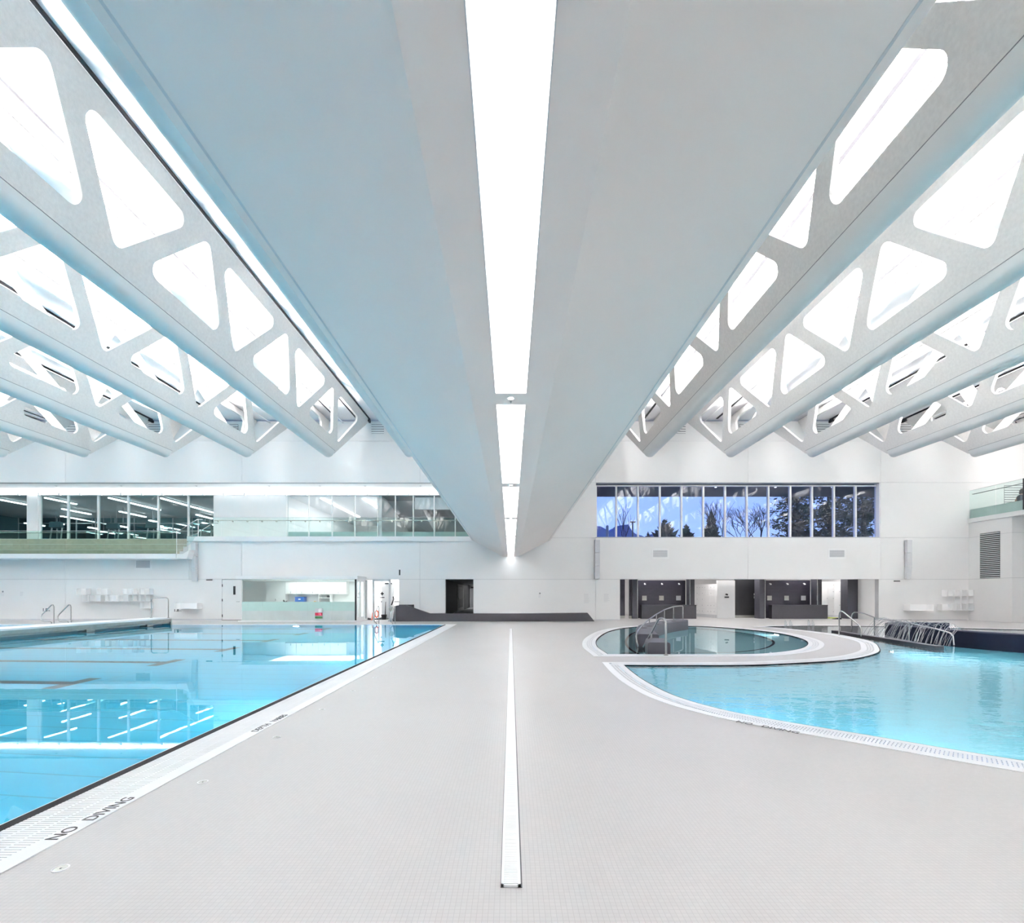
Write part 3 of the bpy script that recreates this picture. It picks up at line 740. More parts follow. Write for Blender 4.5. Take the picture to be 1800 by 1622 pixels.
for k, (x, y) in enumerate(((-29.5, 32), (-26.3, 32.6), (-23.4, 32.2), (-20.3, 32.8), (-18.6, 31.6))):
    t = thing('treadmill', (x, y, ZM), 'dark treadmill behind the gym glazing, %s from the white pier' % ORD[k], 'treadmill', 'gym treadmills')
    MB().box(x - .4, x + .4, y - .9, y + .9, ZM, ZM + .2).build('deck', 'mid_grey', t)
    for s in (-1, 1):
        MB().tube([(x + s * .36, y - .7, ZM + .2), (x + s * .33, y - .55, ZM + 1.3)], .04, 8).build('upright', 'light_grey', t)
        MB().tube([(x + s * .33, y - .55, ZM + 1.0), (x + s * .33, y + .1, ZM + .95)], .03, 8).build('handle', 'mid_grey', t)
    MB().prism([(y - .75, ZM + 1.2), (y - .45, ZM + 1.15), (y - .55, ZM + 1.5), (y - .7, ZM + 1.55)], x - .38, x + .38, 'x').build('console', 'dark_room', t, fix=True)
# corridor and lounge behind the second glazing
cx0, cx1 = X(504, YG) , X(662, YG)
cv = thing('wall_corridor', (-10, 34, ZM), 'bright white corridor behind the walkway glazing', None, None, 'structure')
MB().box(cx0 - .15, cx0, YG + .2, 41, ZM, 7.4).build('corridor_wall', 'paint_white', cv)
MB().box(cx1, cx1 + .25, YG + .2, 41, ZM, 7.4).build('corridor_wall', 'paint_white', cv)
MB().box(cx0, cx1, 41, 41.2, ZM, 7.4).build('corridor_wall', 'paint_white', cv)
MB().box(cx0, X(842), YG + .2, 41, ZM - .2, ZM).build('corridor_floor', 'grey', cv)
MB().box(cx0, cx1, YG + .2, 41, 7.22, 7.4).build('corridor_ceiling', 'paint_white', cv)
MB().box(cx0, X(842), YG + .22, YG + .26, ZM, ZM + .55).build('low_wall', 'frost_green', cv)
for k, (x, a, b_) in enumerate(((-11.35, 29.1, 36.0), (-8.85, 29.2, 36.0))):
    l = thing('corridor_light', (x, a, 7.15), 'slim glowing linear lamp in the corridor ceiling, %s from the white panel' % ORD[k], 'lamp', 'corridor lamps')
    MB().box(x - .12, x + .12, a, b_, 7.17, 7.20).build('diffuser', 'corridor_tube', l)
    MB().box(x - .14, x + .14, a - .03, b_ + .03, 7.20, 7.24).build('frame', 'paint_white', l)
lx0, lx1 = cx1 + .25, X(842)
ln = thing('wall_lounge', (-4, 33, ZM), 'dim grey lounge behind the end of the walkway glazing', None, None, 'structure')
MB().box(lx0, lx1, YG + .2, 37, 7.22, 7.4).build('lounge_ceiling', 'mid_grey', ln)
MB().box(lx0, lx1, 36.9, 37, ZM, 7.22).build('lounge_wall', 'mid_grey', ln)
MB().prism([(30, 7.21), (36.8, 6.0), (36.8, 7.21)], lx0, lx0 + 1.9, 'x').build('sloping_soffit', 'light_grey', ln, fix=True)
bl = thing('roller_blind', (X(760, YG), YG + .25, Z(894, YG)), 'white roller blind half lowered behind the last walkway panes', 'blind')
MB().box(X(728, YG), X(838, YG), YG + .2, YG + .215, Z(894, YG), Z(873, YG)).build('fabric', 'paint_white', bl)
MB().box(X(728, YG), X(838, YG), YG + .195, YG + .22, Z(895, YG), Z(894, YG)).build('bottom_bar', 'grey', bl)
MB().tube([(X(728, YG), YG + .22, Z(872, YG)), (X(838, YG), YG + .22, Z(872, YG))], .05, 8).build('roller', 'grey', bl)
area('lounge_light', (-4.5, 33, 7.1), .4, 5, 30)

# ------------------------------------------------------------------ dusk window on the right and the view outside
YW = WY + .29
ww = [X(p, YW) for p in (1047.5, 1083, 1121.3, 1159.5, 1197.5, 1235.7, 1274, 1312, 1350, 1388.3, 1426.5, 1465, 1503, 1541)]
wz0, wz1 = Z(944, YW), Z(854, YW)
window(5, ww, 'pane_dusk', YW, wz0, wz1, 'long band of panes looking out on dusk sky and trees', .085, .16)
MB().box(X(1047), X(1548), WY + .031, YW + .1, Z(848) - .012, Z(848) - .002).build('trim_4', 'light_grey', kind='structure', label='grey head reveal of the dusk window band')
MB().box(X(1548) - .05, X(1548), WY + .03, YW + .1, Z(945), Z(848)).box(X(1047) - .0, X(1047) + .02, WY + .03, YW + .1, Z(945), Z(848)).box(X(1047), X(1548), WY + .03, YW + .1, Z(945) - .06, Z(945)).build('trim_5', 'paint_white', kind='structure', label='white side reveals of the dusk window band')
can = thing('roof_canopy', (13, 28.5, 7.45), 'dark brown canopy soffit outside the dusk windows', None, None, 'structure')
MB().box(X(1000), 30, YW + .1, 30.0, 7.47, 7.75).build('canopy_soffit', 'dark_brown', can)
for k, px_ in enumerate((1258, 1363, 1463)):
    x = X(px_, 27.3)
    t = thing('canopy_downlight', (x, 27.3, 7.45), 'small round lamp under the outside canopy, %s from the spine' % ORD[k], 'lamp', 'canopy lamps')
    MB().lathe([(.06, .0), (.05, .02)], (x, 27.3, 7.45), 10).build('lens', 'down_light', t)
    MB().lathe([(.08, .008), (.08, .02)], (x, 27.3, 7.45), 10).build('rim', 'light_grey', t)
MB().box(-200, 300, 26.8, 600, -.5, -.1).build('ground', 'ground', kind='structure', label='dark ground outside')
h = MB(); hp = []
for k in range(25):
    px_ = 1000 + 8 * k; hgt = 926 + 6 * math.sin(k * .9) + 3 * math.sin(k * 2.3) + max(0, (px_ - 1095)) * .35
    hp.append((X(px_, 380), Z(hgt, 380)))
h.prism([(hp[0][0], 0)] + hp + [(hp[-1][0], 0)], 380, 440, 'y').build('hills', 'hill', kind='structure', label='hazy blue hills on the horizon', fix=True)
t = thing('vent_pipe', (X(1067.5, 42), 42, -.1), 'short dark vent pipe outside the first pane', 'pipe')
MB().tube([(X(1067.5, 42), 42, -.1), (X(1067.5, 42), 42, Z(925, 42))], .12, 12).build('pipe', 'mid_grey', t)
MB().tube([(X(1067.5, 42), 42, Z(925, 42)), (X(1067.5, 42), 42, Z(924, 42) + .05)], [.13, .06], 12).build('cap', 'mid_grey', t)
t = thing('street_lamp', (X(1112, 60), 60, -.1), 'dark street lamp with a flat double head beyond the windows', 'street lamp')
MB().tube([(X(1112, 60), 60, -.1), (X(1112, 60), 60, Z(918, 60))], .09, 8).build('pole', 'black', t)
for s in (-1, 1): MB().box(X(1112, 60) + min(0, s * .32), X(1112, 60) + max(0, s * .32), 59.8, 60.2, Z(918.5, 60), Z(916.5, 60)).build('head', 'black', t)
def conifer(px, pytop, Y, wpx, n, label, droop=.35, seed=1, dens=1.0):
    rnd = random.Random(seed); x = X(px, Y); top = Z(pytop, Y); wb = wpx / F * Y
    t = thing('conifer', (x, Y, -.1), label, 'tree', 'conifers outside the windows')
    MB().tube([(x, Y, -.1), (x, Y, top)], [.28, .03], 6).build('trunk', 'bark', t)
    m = MB(); zlow = Z(944, Y) - 2.5; 
    for k in range(n):
        f = (k + rnd.random()) / n; z = top - .1 - f * (top - zlow); rr = (.04 + .96 * f ** .85) * wb * rnd.uniform(.7, 1.08)
        for j in range(int(7 * dens)):
            a = rnd.uniform(0, 6.28); ca, sa = math.cos(a), math.sin(a); wd = .10 * rr + .10; dz = rr * droop * rnd.uniform(-.6, .6)
            p0 = (x, Y, z); p1 = (x + ca * rr * .55 - sa * wd, Y + sa * rr * .55 + ca * wd, z - .15 * rr); p2 = (x + ca * rr, Y + sa * rr, z + dz); p3 = (x + ca * rr * .55 + sa * wd, Y + sa * rr * .55 - ca * wd, z - .15 * rr)
            p4 = (x + ca * rr * .5, Y + sa * rr * .5, z - .15 * rr - wd * 1.6)
            b = len(m.v); m.v += [p0, p1, p2, p3, p4]; m.f += [(b, b + 1, b + 2), (b, b + 2, b + 3), (b, b + 4, b + 1), (b, b + 3, b + 4), (b + 1, b + 4, b + 2), (b + 4, b + 3, b + 2)]
    m.build('foliage', 'conifer', t)
conifer(1139, 934, 62, 22, 26, 'small dark conifer top outside the third pane', seed=1)
conifer(1169, 911, 58, 50, 30, 'broad dark conifer with upswept branches outside the fourth pane', droop=-1.2, seed=2, dens=.8)
conifer(1206, 920, 64, 36, 40, 'narrow dark conifer outside the fifth pane', seed=3)
conifer(1250, 895, 60, 30, 70, 'tall dense dark conifer outside the sixth pane', seed=4, dens=1.6)
def bare(px, pytop, Y, label, seed, spread=.55, depth=6, base=.14):
    rnd = random.Random(seed); x = X(px, Y); top = Z(pytop, Y)
    t = thing('bare_tree', (x, Y, -.1), label, 'tree', 'leafless trees outside the windows')
    m = MB(); L0 = (top + .1) * .34
    def grow(p, d, L, r, k):
        q = p + d * L; m.tube([p, p.lerp(q, .5) + Vector((rnd.uniform(-1, 1), rnd.uniform(-1, 1), 0)) * L * .04, q], [r, r * .85, r * .7], 5, cap=False)
        if k == 0: return
        for _ in range(3 if k > 2 else 2):
            a = Vector((rnd.uniform(-1, 1), rnd.uniform(-1, 1), rnd.uniform(-.2, .5))) * spread
            grow(q if rnd.random() < .6 else p.lerp(q, rnd.uniform(.5, .95)), (d + a).normalized(), L * rnd.uniform(.62, .82), r * .66, k - 1)
    m.tube([(x, Y, -.1), (x, Y, top * .42)], [base * 1.6, base * 1.1], 6).build('trunk', 'bark', t)
    m = MB(); grow(Vector((x, Y, top * .40)), Vector((0, 0, 1)), L0 * .55, base, depth)
    m.build('branches', 'bark', t)
bare(1096, 872, 46, 'slender leafless tree outside the second pane', 5, .28, 4, .06)
bare(1272, 886, 50, 'leafless tree beside the tall dense conifer', 8, .5, 6, .085)
bare(1310, 885, 52, 'leafless tree with a fan of fine branches outside the seventh pane', 12, .6, 6, .085)
bare(1335, 880, 48, 'leafless tree leaning toward the big evergreen', 21, .5, 6, .085)
def bigtree(px, pytop, Y, wpx, label, seed):
    rnd = random.Random(seed); x = X(px, Y); top = Z(pytop, Y); R_ = wpx / F * Y
    t = thing('evergreen_tree', (x, Y, -.1), label, 'tree', 'large evergreens outside the windows')
    m = MB(); m.tube([(x, Y, -.1), (x + .2, Y, top * .6), (x, Y, top)], [.4, .25, .05], 8)
    for k in range(16):
        a = rnd.uniform(0, 6.28); z = rnd.uniform(.35, .9) * top; L = R_ * rnd.uniform(.6, 1)
        m.tube([(x, Y, z), (x + math.cos(a) * L, Y + math.sin(a) * L * .5, z + rnd.uniform(-.3, 1.0))], [.10, .02], 5)
    m.build('trunk', 'bark', t)
    m = MB()
    for k in range(75):
        u = rnd.uniform(-1, 1); z = top - (rnd.random() ** .8) * (top - 5.0); c = Vector((x + u * R_ * rnd.uniform(.5, 1), Y + rnd.uniform(-1, 1) * R_ * .5, z)); rr = rnd.uniform(.5, 1.15)
        for j in range(60):
            d = Vector((rnd.gauss(0, 1), rnd.gauss(0, 1), rnd.gauss(0, .55))) * rr * .55; p = c + d
            e1 = Vector((rnd.gauss(0, 1), rnd.gauss(0, 1), rnd.gauss(0, 1))).normalized() * rnd.uniform(.10, .26); e2 = e1.orthogonal().normalized() * rnd.uniform(.06, .14)
            b = len(m.v); m.v += [tuple(p - e1), tuple(p + e2), tuple(p + e1), tuple(p - e2)]; m.f.append((b, b + 1, b + 2, b + 3))
    m.build('foliage', 'conifer', t)
bigtree(1400, 862, 46, 36, 'large dark evergreen filling the ninth and tenth panes', 31)
bigtree(1455, 850, 44, 36, 'large dark evergreen behind the eleventh and twelfth panes', 33)
bigtree(1515, 858, 48, 34, 'large dark evergreen at the far end of the window band', 37)

# ------------------------------------------------------------------ upper balcony on the right with a seated person
zf = 5.53
rb = thing('wall_balcony_upper', (26, 20, 5.3), 'white slab of the upper balcony', None, None, 'structure')
MB().box(24.92, XR, 12, WY - .001, 5.3, zf).build('balcony_slab', 'paint_white', rb)
gb = thing('glass_balustrade', (25, 20, zf), 'green glass balustrade with dark post on the upper balcony', 'balustrade')
zg1 = Z(863)
for a, b_ in ((26.36, 24.95), (24.92, 23.62), (23.56, 21.5), (21.46, 19.4)):
    MB().box(25.0, 25.015, b_, a, zf, zg1).build('glass_panel', 'balustrade_mid', gb)
MB().tube([(25.1, 26.25, zg1 - .2), (25.1, 16, zg1 - .2)], .022, 8).build('handrail', 'mid_grey', gb)
for y in (26.2, 25.1, 24.8, 23.8): MB().box(25.01, 25.1, y - .02, y + .02, zg1 - .22, zg1 - .19).build('bracket', 'mid_grey', gb)
MB().box(24.99, 25.03, 23.56, 23.61, zf, zg1 + .02).build('post', 'black', gb)
MB().box(24.995, 25.02, 19.4, 26.36, zg1, zg1 + .012).build('edge_cap', 'grey', gb)
MB().box(25.06, 25.2, 12, 26.36, zf, zf + .50).build('upstand', 'frost_pale', gb)
bn = thing('balcony_bench', (27, 24, zf), 'pale green long bench behind the upper balcony glass', 'bench')
MB().box(26.35, 27.2, 16, 26.3, zf, zf + .42).build('bench_base', 'frost_pale', bn)
MB().box(26.3, 27.25, 16, 26.3, zf + .42, zf + .46).build('bench_top', 'light_grey', bn)
vent(1765, 1800, 853, 886, 'grey slatted vent behind the upper balcony glass', n=8, grp=None)
def person(x, y, z, label):
    me = bpy.data.meshes.new('body')
    J = [((0, 0, .10), .15), ((0, 0, .32), .145), ((0, 0, .50), .16), ((0, 0, .60), .06), ((-.01, 0, .70), .085), ((-.02, 0, .80), .085),
         ((0, -.19, .52), .065), ((-.06, -.25, .28), .05), ((-.26, -.20, .14), .04), ((-.34, -.17, .13), .035),
         ((0, .19, .52), .065), ((-.06, .25, .28), .05), ((-.26, .20, .14), .04), ((-.34, .17, .13), .035),
         ((-.05, -.10, .08), .10), ((-.42, -.12, .08), .075), ((-.44, -.12, -.32), .05), ((-.56, -.12, -.40), .045),
         ((-.05, .10, .08), .10), ((-.42, .12, .08), .075), ((-.44, .12, -.32), .05), ((-.56, .12, -.40), .045)]
    E_ = [(0, 1), (1, 2), (2, 3), (3, 4), (4, 5), (2, 6), (6, 7), (7, 8), (8, 9), (2, 10), (10, 11), (11, 12), (12, 13), (0, 14), (14, 15), (15, 16), (16, 17), (0, 18), (18, 19), (19, 20), (20, 21)]
    me.from_pydata([j[0] for j in J], E_, [])
    o = bpy.data.objects.new('person', me); C.objects.link(o); o.location = (x, y, z); WPOS[o.name] = Vector((x, y, z))
    md = o.modifiers.new('skin', 'SKIN'); md.use_smooth_shade = True
    for i, sv in enumerate(me.skin_vertices[0].data): sv.radius = (J[i][1],) * 2; sv.use_root = (i == 0)
    o.modifiers.new('sub', 'SUBSURF').levels = 1
    me.materials.append(M['skin']); tag(o, label, 'person')
    MB().lathe([(.05, .62), (.13, .66), (.115, .74), (.115, .82), (.07, .90), (.01, .92)], (x + .025, y, z), 14).build('hair', 'hair', o, smooth=True)
    MB().lathe([(.19, .02), (.18, .25), (.20, .42), (.19, .54), (.09, .60)], (x + .01, y, z), 16).build('shirt', 'cloth_dark', o, smooth=True)
    for s in (-1, 1): MB().tube([(x + .0, y + s * .10, z + .08), (x - .42, y + s * .12, z + .08), (x - .44, y + s * .12, z - .30)], [.125, .1, .07], 10).build('trouser_leg', 'cloth_dark', o, smooth=True)
person(26.58, 25.15, zf + .47, 'seated person in dark clothes behind the upper balcony glass')

# ------------------------------------------------------------------ lifeguard office
OY = 24.95
ox0, ox1 = X(425, OY), X(625.5, OY)
of = thing('wall_office', (-11, OY, 0), 'white shell of the lifeguard office', None, None, 'structure')
zr = Z(1018, OY)
MB().box(ox0 - .25, ox1 + .12, OY - .12, WY, zr, zr + .17).build('office_roof', 'paint_white', of)
oxi = -16.3
MB().box(oxi, ox1, WY + .3, 29.2, zr, zr + .17).build('office_ceiling', 'paint_white', of)
MB().box(ox0 - .15, ox1 + .06, OY - .08, WY + .2, 0, .07).build('plinth', 'paint_white', of)
MB().box(oxi - .1, oxi, WY + .12, 29.2, 0, zr).box(ox1 - .02, ox1 + .08, WY + .3, 29.2, 0, zr).build('office_wall', 'paint_white', of)
MB().box(oxi, ox1, 29.1, 29.2, 0, zr).build('office_wall', 'paint_white', of)
MB().box(oxi, ox1, WY + .2, 29.1, -.01, .02).build('office_floor', 'light_grey', of)
oz1, oz2 = Z(1057.5, OY), Z(1073.5, OY)
ow = thing('window_6', (-11, OY, .07), 'glass front of the lifeguard office with frosted green lower band', None, None, 'structure')
cuts = [ox0, X(462, OY), X(541, OY), X(583, OY), ox1]
for a, b_ in zip(cuts, cuts[1:]):
    MB().box(a + .004, b_ - .004, OY, OY + .012, oz1, zr).build('pane', 'office_glass', ow)
    MB().box(a + .004, b_ - .004, OY, OY + .012, oz2, oz1).build('frosted_band', 'frost_green', ow)
    MB().box(a + .004, b_ - .004, OY, OY + .012, .07, oz2).build('lower_pane', 'frost_pale', ow)
MB().box(ox1 - .05, ox1 + .02, OY - .01, OY + .05, .07, zr).build('corner_post', 'black', ow)
for y0, y1 in ((OY + .06, OY + .72), (OY + .74, WY - .04)):
    MB().box(ox1 - .02, ox1 + .02, y0, y0 + .08, .07, zr).box(ox1 - .02, ox1 + .02, y1 - .08, y1, .07, zr).box(ox1 - .02, ox1 + .02, y0 + .08, y1 - .08, .07, .22).box(ox1 - .02, ox1 + .02, y0 + .08, y1 - .08, zr - .1, zr).build('side_frame', 'paint_white', ow)
    MB().box(ox1 - .006, ox1 + .006, y0 + .08, y1 - .08, .22, zr - .1).build('pane', 'pane_clear', ow)
area('office_light', ((ox0 + ox1) / 2, 27.4, zr - .02), 4.5, 2.2, 46, (1, .965, .955))
# office furnishings at the back wall
KY = 28.6
def kx(p): return X(p, KY)
def kz(p): return Z(p, KY)
doors = (468, 501.5, 521, 540, 560, 581, 609)
for k, (a, b_) in enumerate(zip(doors, doors[1:])):
    zb2 = kz(1057) if k == 0 else kz(1044)
    c = thing('wall_cabinet', (kx((a + b_) / 2), KY, zb2), 'white wall cabinet door unit in the office, %s along the back wall' % ORD[k], 'cabinet', 'office wall cabinets')
    MB().box(kx(a) + .004, kx(b_) - .004, KY, 29.1, zb2, zr).build('body', 'paint_white', c)
    cdo = MB().box(kx(a) + .01, kx(b_) - .01, KY - .02, KY, zb2 + .01, zr - .02).build('door', 'paint_white', c)
    hx = kx((a + b_) / 2); MB().box(hx - .012, hx + .012, KY - .045, KY - .02, zb2 + .04, zb2 + .16).build('handle', 'mid_grey', cdo)
c = thing('counter', (kx(540), KY, 0), 'white counter along the office back wall', 'counter')
MB().box(kx(502), kx(609), KY - .1, 29.1, .72, .76).build('worktop', 'paint_white', c); MB().box(kx(502), kx(609), KY, 29.1, .02, .72).build('base', 'paint_white', c)
c = thing('shelf_unit', (kx(570), KY, .76), 'small white shelf unit holding dark files on the office counter', 'shelf')
for zz in (.76, kz(1051), kz(1044) - .02): MB().box(kx(560), kx(580), KY, 29, zz, zz + .025).build('shelf', 'paint_white', c)
for xx in (kx(560), kx(580)): MB().box(xx - .012, xx + .012, KY, 29, .76, kz(1044)).build('side_panel', 'paint_white', c)
for k, (a, b_, z0, hh) in enumerate(((563, 567, .79, .18), (568, 573, .79, .17), (574, 579, .79, .16), (574, 579, kz(1051) + .03, .12))):
    MB().box(kx(a), kx(b_), KY + .05, 28.9, z0, z0 + hh).build('file_box', 'black', label='dark file box on the office shelf, %s of four' % ORD[k], cat='box', group='file boxes')
c = thing('storage_box', (kx(527), KY, .78), 'blue storage box with white label on the office counter', 'box')
MB().box(kx(519), kx(535), KY - .05, KY + .3, .76, kz(1050)).build('body', 'blue_plastic', c)
MB().box(kx(518.6), kx(535.4), KY - .06, KY + .31, kz(1050), kz(1049.5) + .02).build('lid', 'blue_plastic', c)
MB().box(kx(525), kx(529), KY - .054, KY - .05, kz(1054), kz(1052)).build('label_card', 'paint_white', c)
c = thing('potted_plant', (kx(502), KY - .3, .76), 'small dark leafy plant on the office counter', 'plant')
MB().lathe([(.06, 0), (.08, .12)], (kx(502), KY - .05, .76), 12).build('pot', 'wood', c)
m = MB(); rn = random.Random(3)
for k in range(22):
    a = rn.uniform(0, 6.28); p = Vector((kx(502), KY - .05, .86)); q = p + Vector((math.cos(a) * .14, math.sin(a) * .14, rn.uniform(.05, .28))); s_ = Vector((-math.sin(a), math.cos(a), 0)) * .035
    n = len(m.v); m.v += [tuple(p), tuple(p.lerp(q, .6) + s_), tuple(q), tuple(p.lerp(q, .6) - s_)]; m.f.append((n, n + 1, n + 2, n + 3))
m.build('leaves', 'conifer', c)
c = thing('desk_toy', (kx(551), KY, .76), 'orange and blue bundle of swim gear on the office counter', 'gear')
MB().tube([(kx(545), KY, .80), (kx(550), KY - .02, .82), (kx(556), KY, .86)], [.05, .06, .08], 8).build('blue_roll', 'blue_plastic', c)
MB().tube([(kx(549), KY, .86), (kx(553), KY, .98), (kx(558), KY, .90)], [.05, .07, .06], 8).build('tan_roll', 'wood', c)
c = thing('phone_panel', (X(617, 28), 28, 1.2), 'wall phone and blue screen on the office side wall', 'panel')
MB().box(ox1 - .08, ox1 - .025, 27.6, 28.0, 1.55, 1.95).build('screen', 'screen_blue', c); MB().box(ox1 - .08, ox1 - .02, 27.6, 28.0, 1.1, 1.4).build('handset', 'mid_grey', c); MB().box(ox1 - .09, ox1 - .08, 27.7, 27.9, 1.15, 1.3).build('keypad', 'black', c)
c = thing('led_sign', (X(561, OY), OY - .1, .2), 'small display with red and green panels hung on the office front', 'display')
x0, x1 = X(554.5, OY), X(568, OY)
MB().box(x0, x1, OY - .07, OY - .005, Z(1087, OY), Z(1069, OY)).build('housing', 'light_grey', c)
MB().box(x0 + .01, x1 - .01, OY - .08, OY - .07, Z(1081.8, OY), Z(1076.5, OY)).build('red_panel', 'red_panel', c)
MB().box(x0 + .01, x1 - .01, OY - .08, OY - .07, Z(1086.8, OY), Z(1083, OY)).build('green_panel', 'green_panel', c)
MB().lathe([(.10, 0), (.10, .15), (.05, .2)], (X(565, OY), OY - .13, Z(1076, OY)), 14).build('beacon', 'paint_white', c)
text('16', .15, 'led_digit', 'digits', (X(563, OY), OY - .083, Z(1079, OY)), (1, 0, 0), (0, 0, 1), c)

# ------------------------------------------------------------------ doors in the far wall
def hinge_door(n, px0, px1, pyt, label, Yd=WY + .02, slit=None, sign=False):
    d = thing('door_%d' % n, (X((px0 + px1) / 2, Yd), Yd, 0), label, None, None, 'structure')
    x0, x1, z1 = X(px0, Yd), X(px1, Yd), Z(pyt, Yd)
    lf = MB().box(x0 + .02, x1 - .02, Yd, Yd + .05, .02, z1 - .01).build('door_leaf', 'wall_white', d)
    MB().box(x0, x1, Yd + .05, Yd + .1, 0, z1).build('door_frame', 'light_grey', d)
    for zz in (.25, 1.1, 1.9): MB().box(x0 + .0, x0 + .045, Yd - .015, Yd, zz - .07, zz + .07).build('hinge', 'black', lf)
    MB().tube([(x1 - .12, Yd - .06, 1.02), (x1 - .26, Yd - .06, 1.02)], .014, 8).tube([(x1 - .12, Yd, 1.02), (x1 - .12, Yd - .06, 1.02)], .014, 8).build('handle', 'steel', lf)
    if slit: MB().box(X(slit[0], Yd), X(slit[1], Yd), Yd - .006, Yd, Z(slit[3], Yd), Z(slit[2], Yd)).build('vision_slit', 'black', lf)
    MB().box(x0, x1, Yd - .03, Yd + .02, .0, .025).build('threshold', 'black', d)
    return d
hinge_door(1, 390, 425, 1018.6, 'white steel door with a narrow dark window beside the office', slit=(410, 414, 1030, 1045))
# first aid room
fa0, fa1 = X(641), X(701)
fr = thing('wall_first_aid', (X(670), 28, 0), 'bright white first aid room behind the open doorway', None, None, 'structure')
zl = Z(1018)
MB().box(fa0 - .1, fa0, WY + .3, 30, 0, zl).box(fa1, fa1 + .1, WY + .05, 30, 0, zl).box(fa0, fa1, 29.9, 30, 0, zl).build('room_wall', 'paint_white', fr)
MB().box(fa0, fa1, WY + .05, 30, zl, zl + .1).build('room_ceiling', 'paint_white', fr)
area('first_aid_light', ((fa0 + fa1) / 2, 28.4, zl - .02), 1.6, 2.0, 42)
d = thing('door_2', (X(671), WY, 0), 'white first aid doorway with glazed frame and black cross sign', None, None, 'structure')
for p in (656, 684.5): MB().box(X(p) - .045, X(p) + .045, WY + .02, WY + .14, 0, zl).build('frame_post', 'light_grey', d)
MB().box(X(656), X(684.5), WY + .02, WY + .14, zl - .10, zl).build('frame_head', 'light_grey', d)
lf = MB().box(X(660.5), X(683), 27.6, 27.65, .06, zl - .16).build('door_leaf', 'paint_white', d)
MB().box(X(667), X(680), 27.5, 27.6, zl - .24, zl - .17).build('door_closer', 'black', lf)
cxm, czm = X(671.5, 27.6), Z(1043.3, 27.6)
MB().box(cxm - .035, cxm + .035, 27.592, 27.6, czm - .10, czm + .10).box(cxm - .10, cxm + .10, 27.592, 27.6, czm - .035, czm + .035).build('cross_sign', 'black', lf)
MB().box(cxm - .14, cxm + .14, 27.594, 27.6, czm - .24, czm - .19).build('sign_bar', 'black', lf)
MB().box(X(659.5), X(660.5), 27.55, 27.6, .95, 1.05).build('lock', 'black', lf)
for k, (px_, hh, ww_) in enumerate(((643, .42, .08), (646.5, .12, .1), (650, .1, .09))):
    MB().lathe([(ww_, 0), (ww_ * .9, hh * .6), (ww_ * .4, hh)], (X(px_, 26.8), 26.8, 0), 10).build('floor_bottle', 'black', label='small black bottle on the floor by the first aid doorway, %s from the office' % ORD[k], cat='bottle', group='bottles by the first aid doorway')
c = thing('rescue_cone', (X(654.5, 26.7), 26.7, 0), 'slim orange cone leaning by the first aid frame', 'cone')
MB().lathe([(.09, 0), (.09, .03), (.05, .04), (.015, .42)], (X(654.5, 26.7), 26.7, 0), 12).build('body', 'orange', c)
c = thing('mop_bucket', (X(677, 27.2), 27.2, 0), 'dark mop standing in a bucket inside the first aid room', 'mop')
MB().lathe([(.12, 0), (.16, .28)], (X(675, 27.2), 27.2, 0), 14).build('bucket', 'black', c); MB().tube([(X(677, 27.2), 27.2, .2), (X(678, 27.2), 27.2, 1.0)], [.03, .015], 8).build('stick', 'dark_brown', c)
c = thing('wall_desk', (X(694), 28, 0), 'white desk with dark edge inside the first aid room', 'desk')
MB().box(X(687, 28), X(701, 28) , 28, 28.6, .98, 1.02).build('desk_top', 'black', c); MB().box(X(688, 28), X(700, 28), 28.05, 28.55, 0, .98).build('desk_base', 'paint_white', c)
# ramp corridor
kx0, kx1 = X(783), X(832)
cd = thing('wall_ramp_corridor', (X(808), 34, 0), 'dark corridor at the top of the ramp', None, None, 'structure')
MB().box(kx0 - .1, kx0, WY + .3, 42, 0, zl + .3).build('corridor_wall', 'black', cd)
MB().box(kx1 + .3, kx1 + .4, WY + .3, 42, 0, zl + .3).build('corridor_wall', 'paint_white', cd)
MB().box(kx0, kx1 + .3, WY + .02, 42, .2, .27).build('corridor_floor', 'light_grey', cd)
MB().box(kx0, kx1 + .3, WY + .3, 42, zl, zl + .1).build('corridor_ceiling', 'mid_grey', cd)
MB().box(kx0, kx1 + .3, 41.7, 41.8, .27, zl).build('corridor_wall', 'paint_white', cd)
area('corridor_lamp', ((kx0 + kx1) / 2 + .3, 40.2, zl - .03), .6, 2, 9)
d = thing('door_3', (kx0, 32.8, .27), 'white glazed door in the black corridor wall', None, None, 'structure')
ya, yb2 = 3.57 * F / (CX - 804), 3.57 * F / (CX - 815)
MB().box(kx0 - .02, kx0 + .03, ya, yb2, .27, 2.1).build('door_leaf', 'paint_white', d)
MB().box(kx0 + .03, kx0 + .036, ya + .4, yb2 - .9, .5, 1.95).build('pane', 'grey', d)
MB().box(kx0 + .03, kx0 + .08, ya + .2, yb2 - .3, 1.12, 1.16).build('push_bar', 'dull_steel', d)
d = thing('door_4', (X(829, 41.7), 41.7, .27), 'grey framed door at the end of the corridor', None, None, 'structure')
MB().box(X(826, 41.7), X(828.5, 41.7), 41.6, 41.7, .27, zl).build('door_frame', 'light_grey', d); MB().box(X(828.6, 41.7), X(834, 41.7), 41.62, 41.68, .3, 2.0).build('door_leaf', 'grey', d)
MB().box(X(828, 41.7), X(834, 41.7), 41.5, 41.6, 1.95, 2.08).build('door_closer', 'black', d)
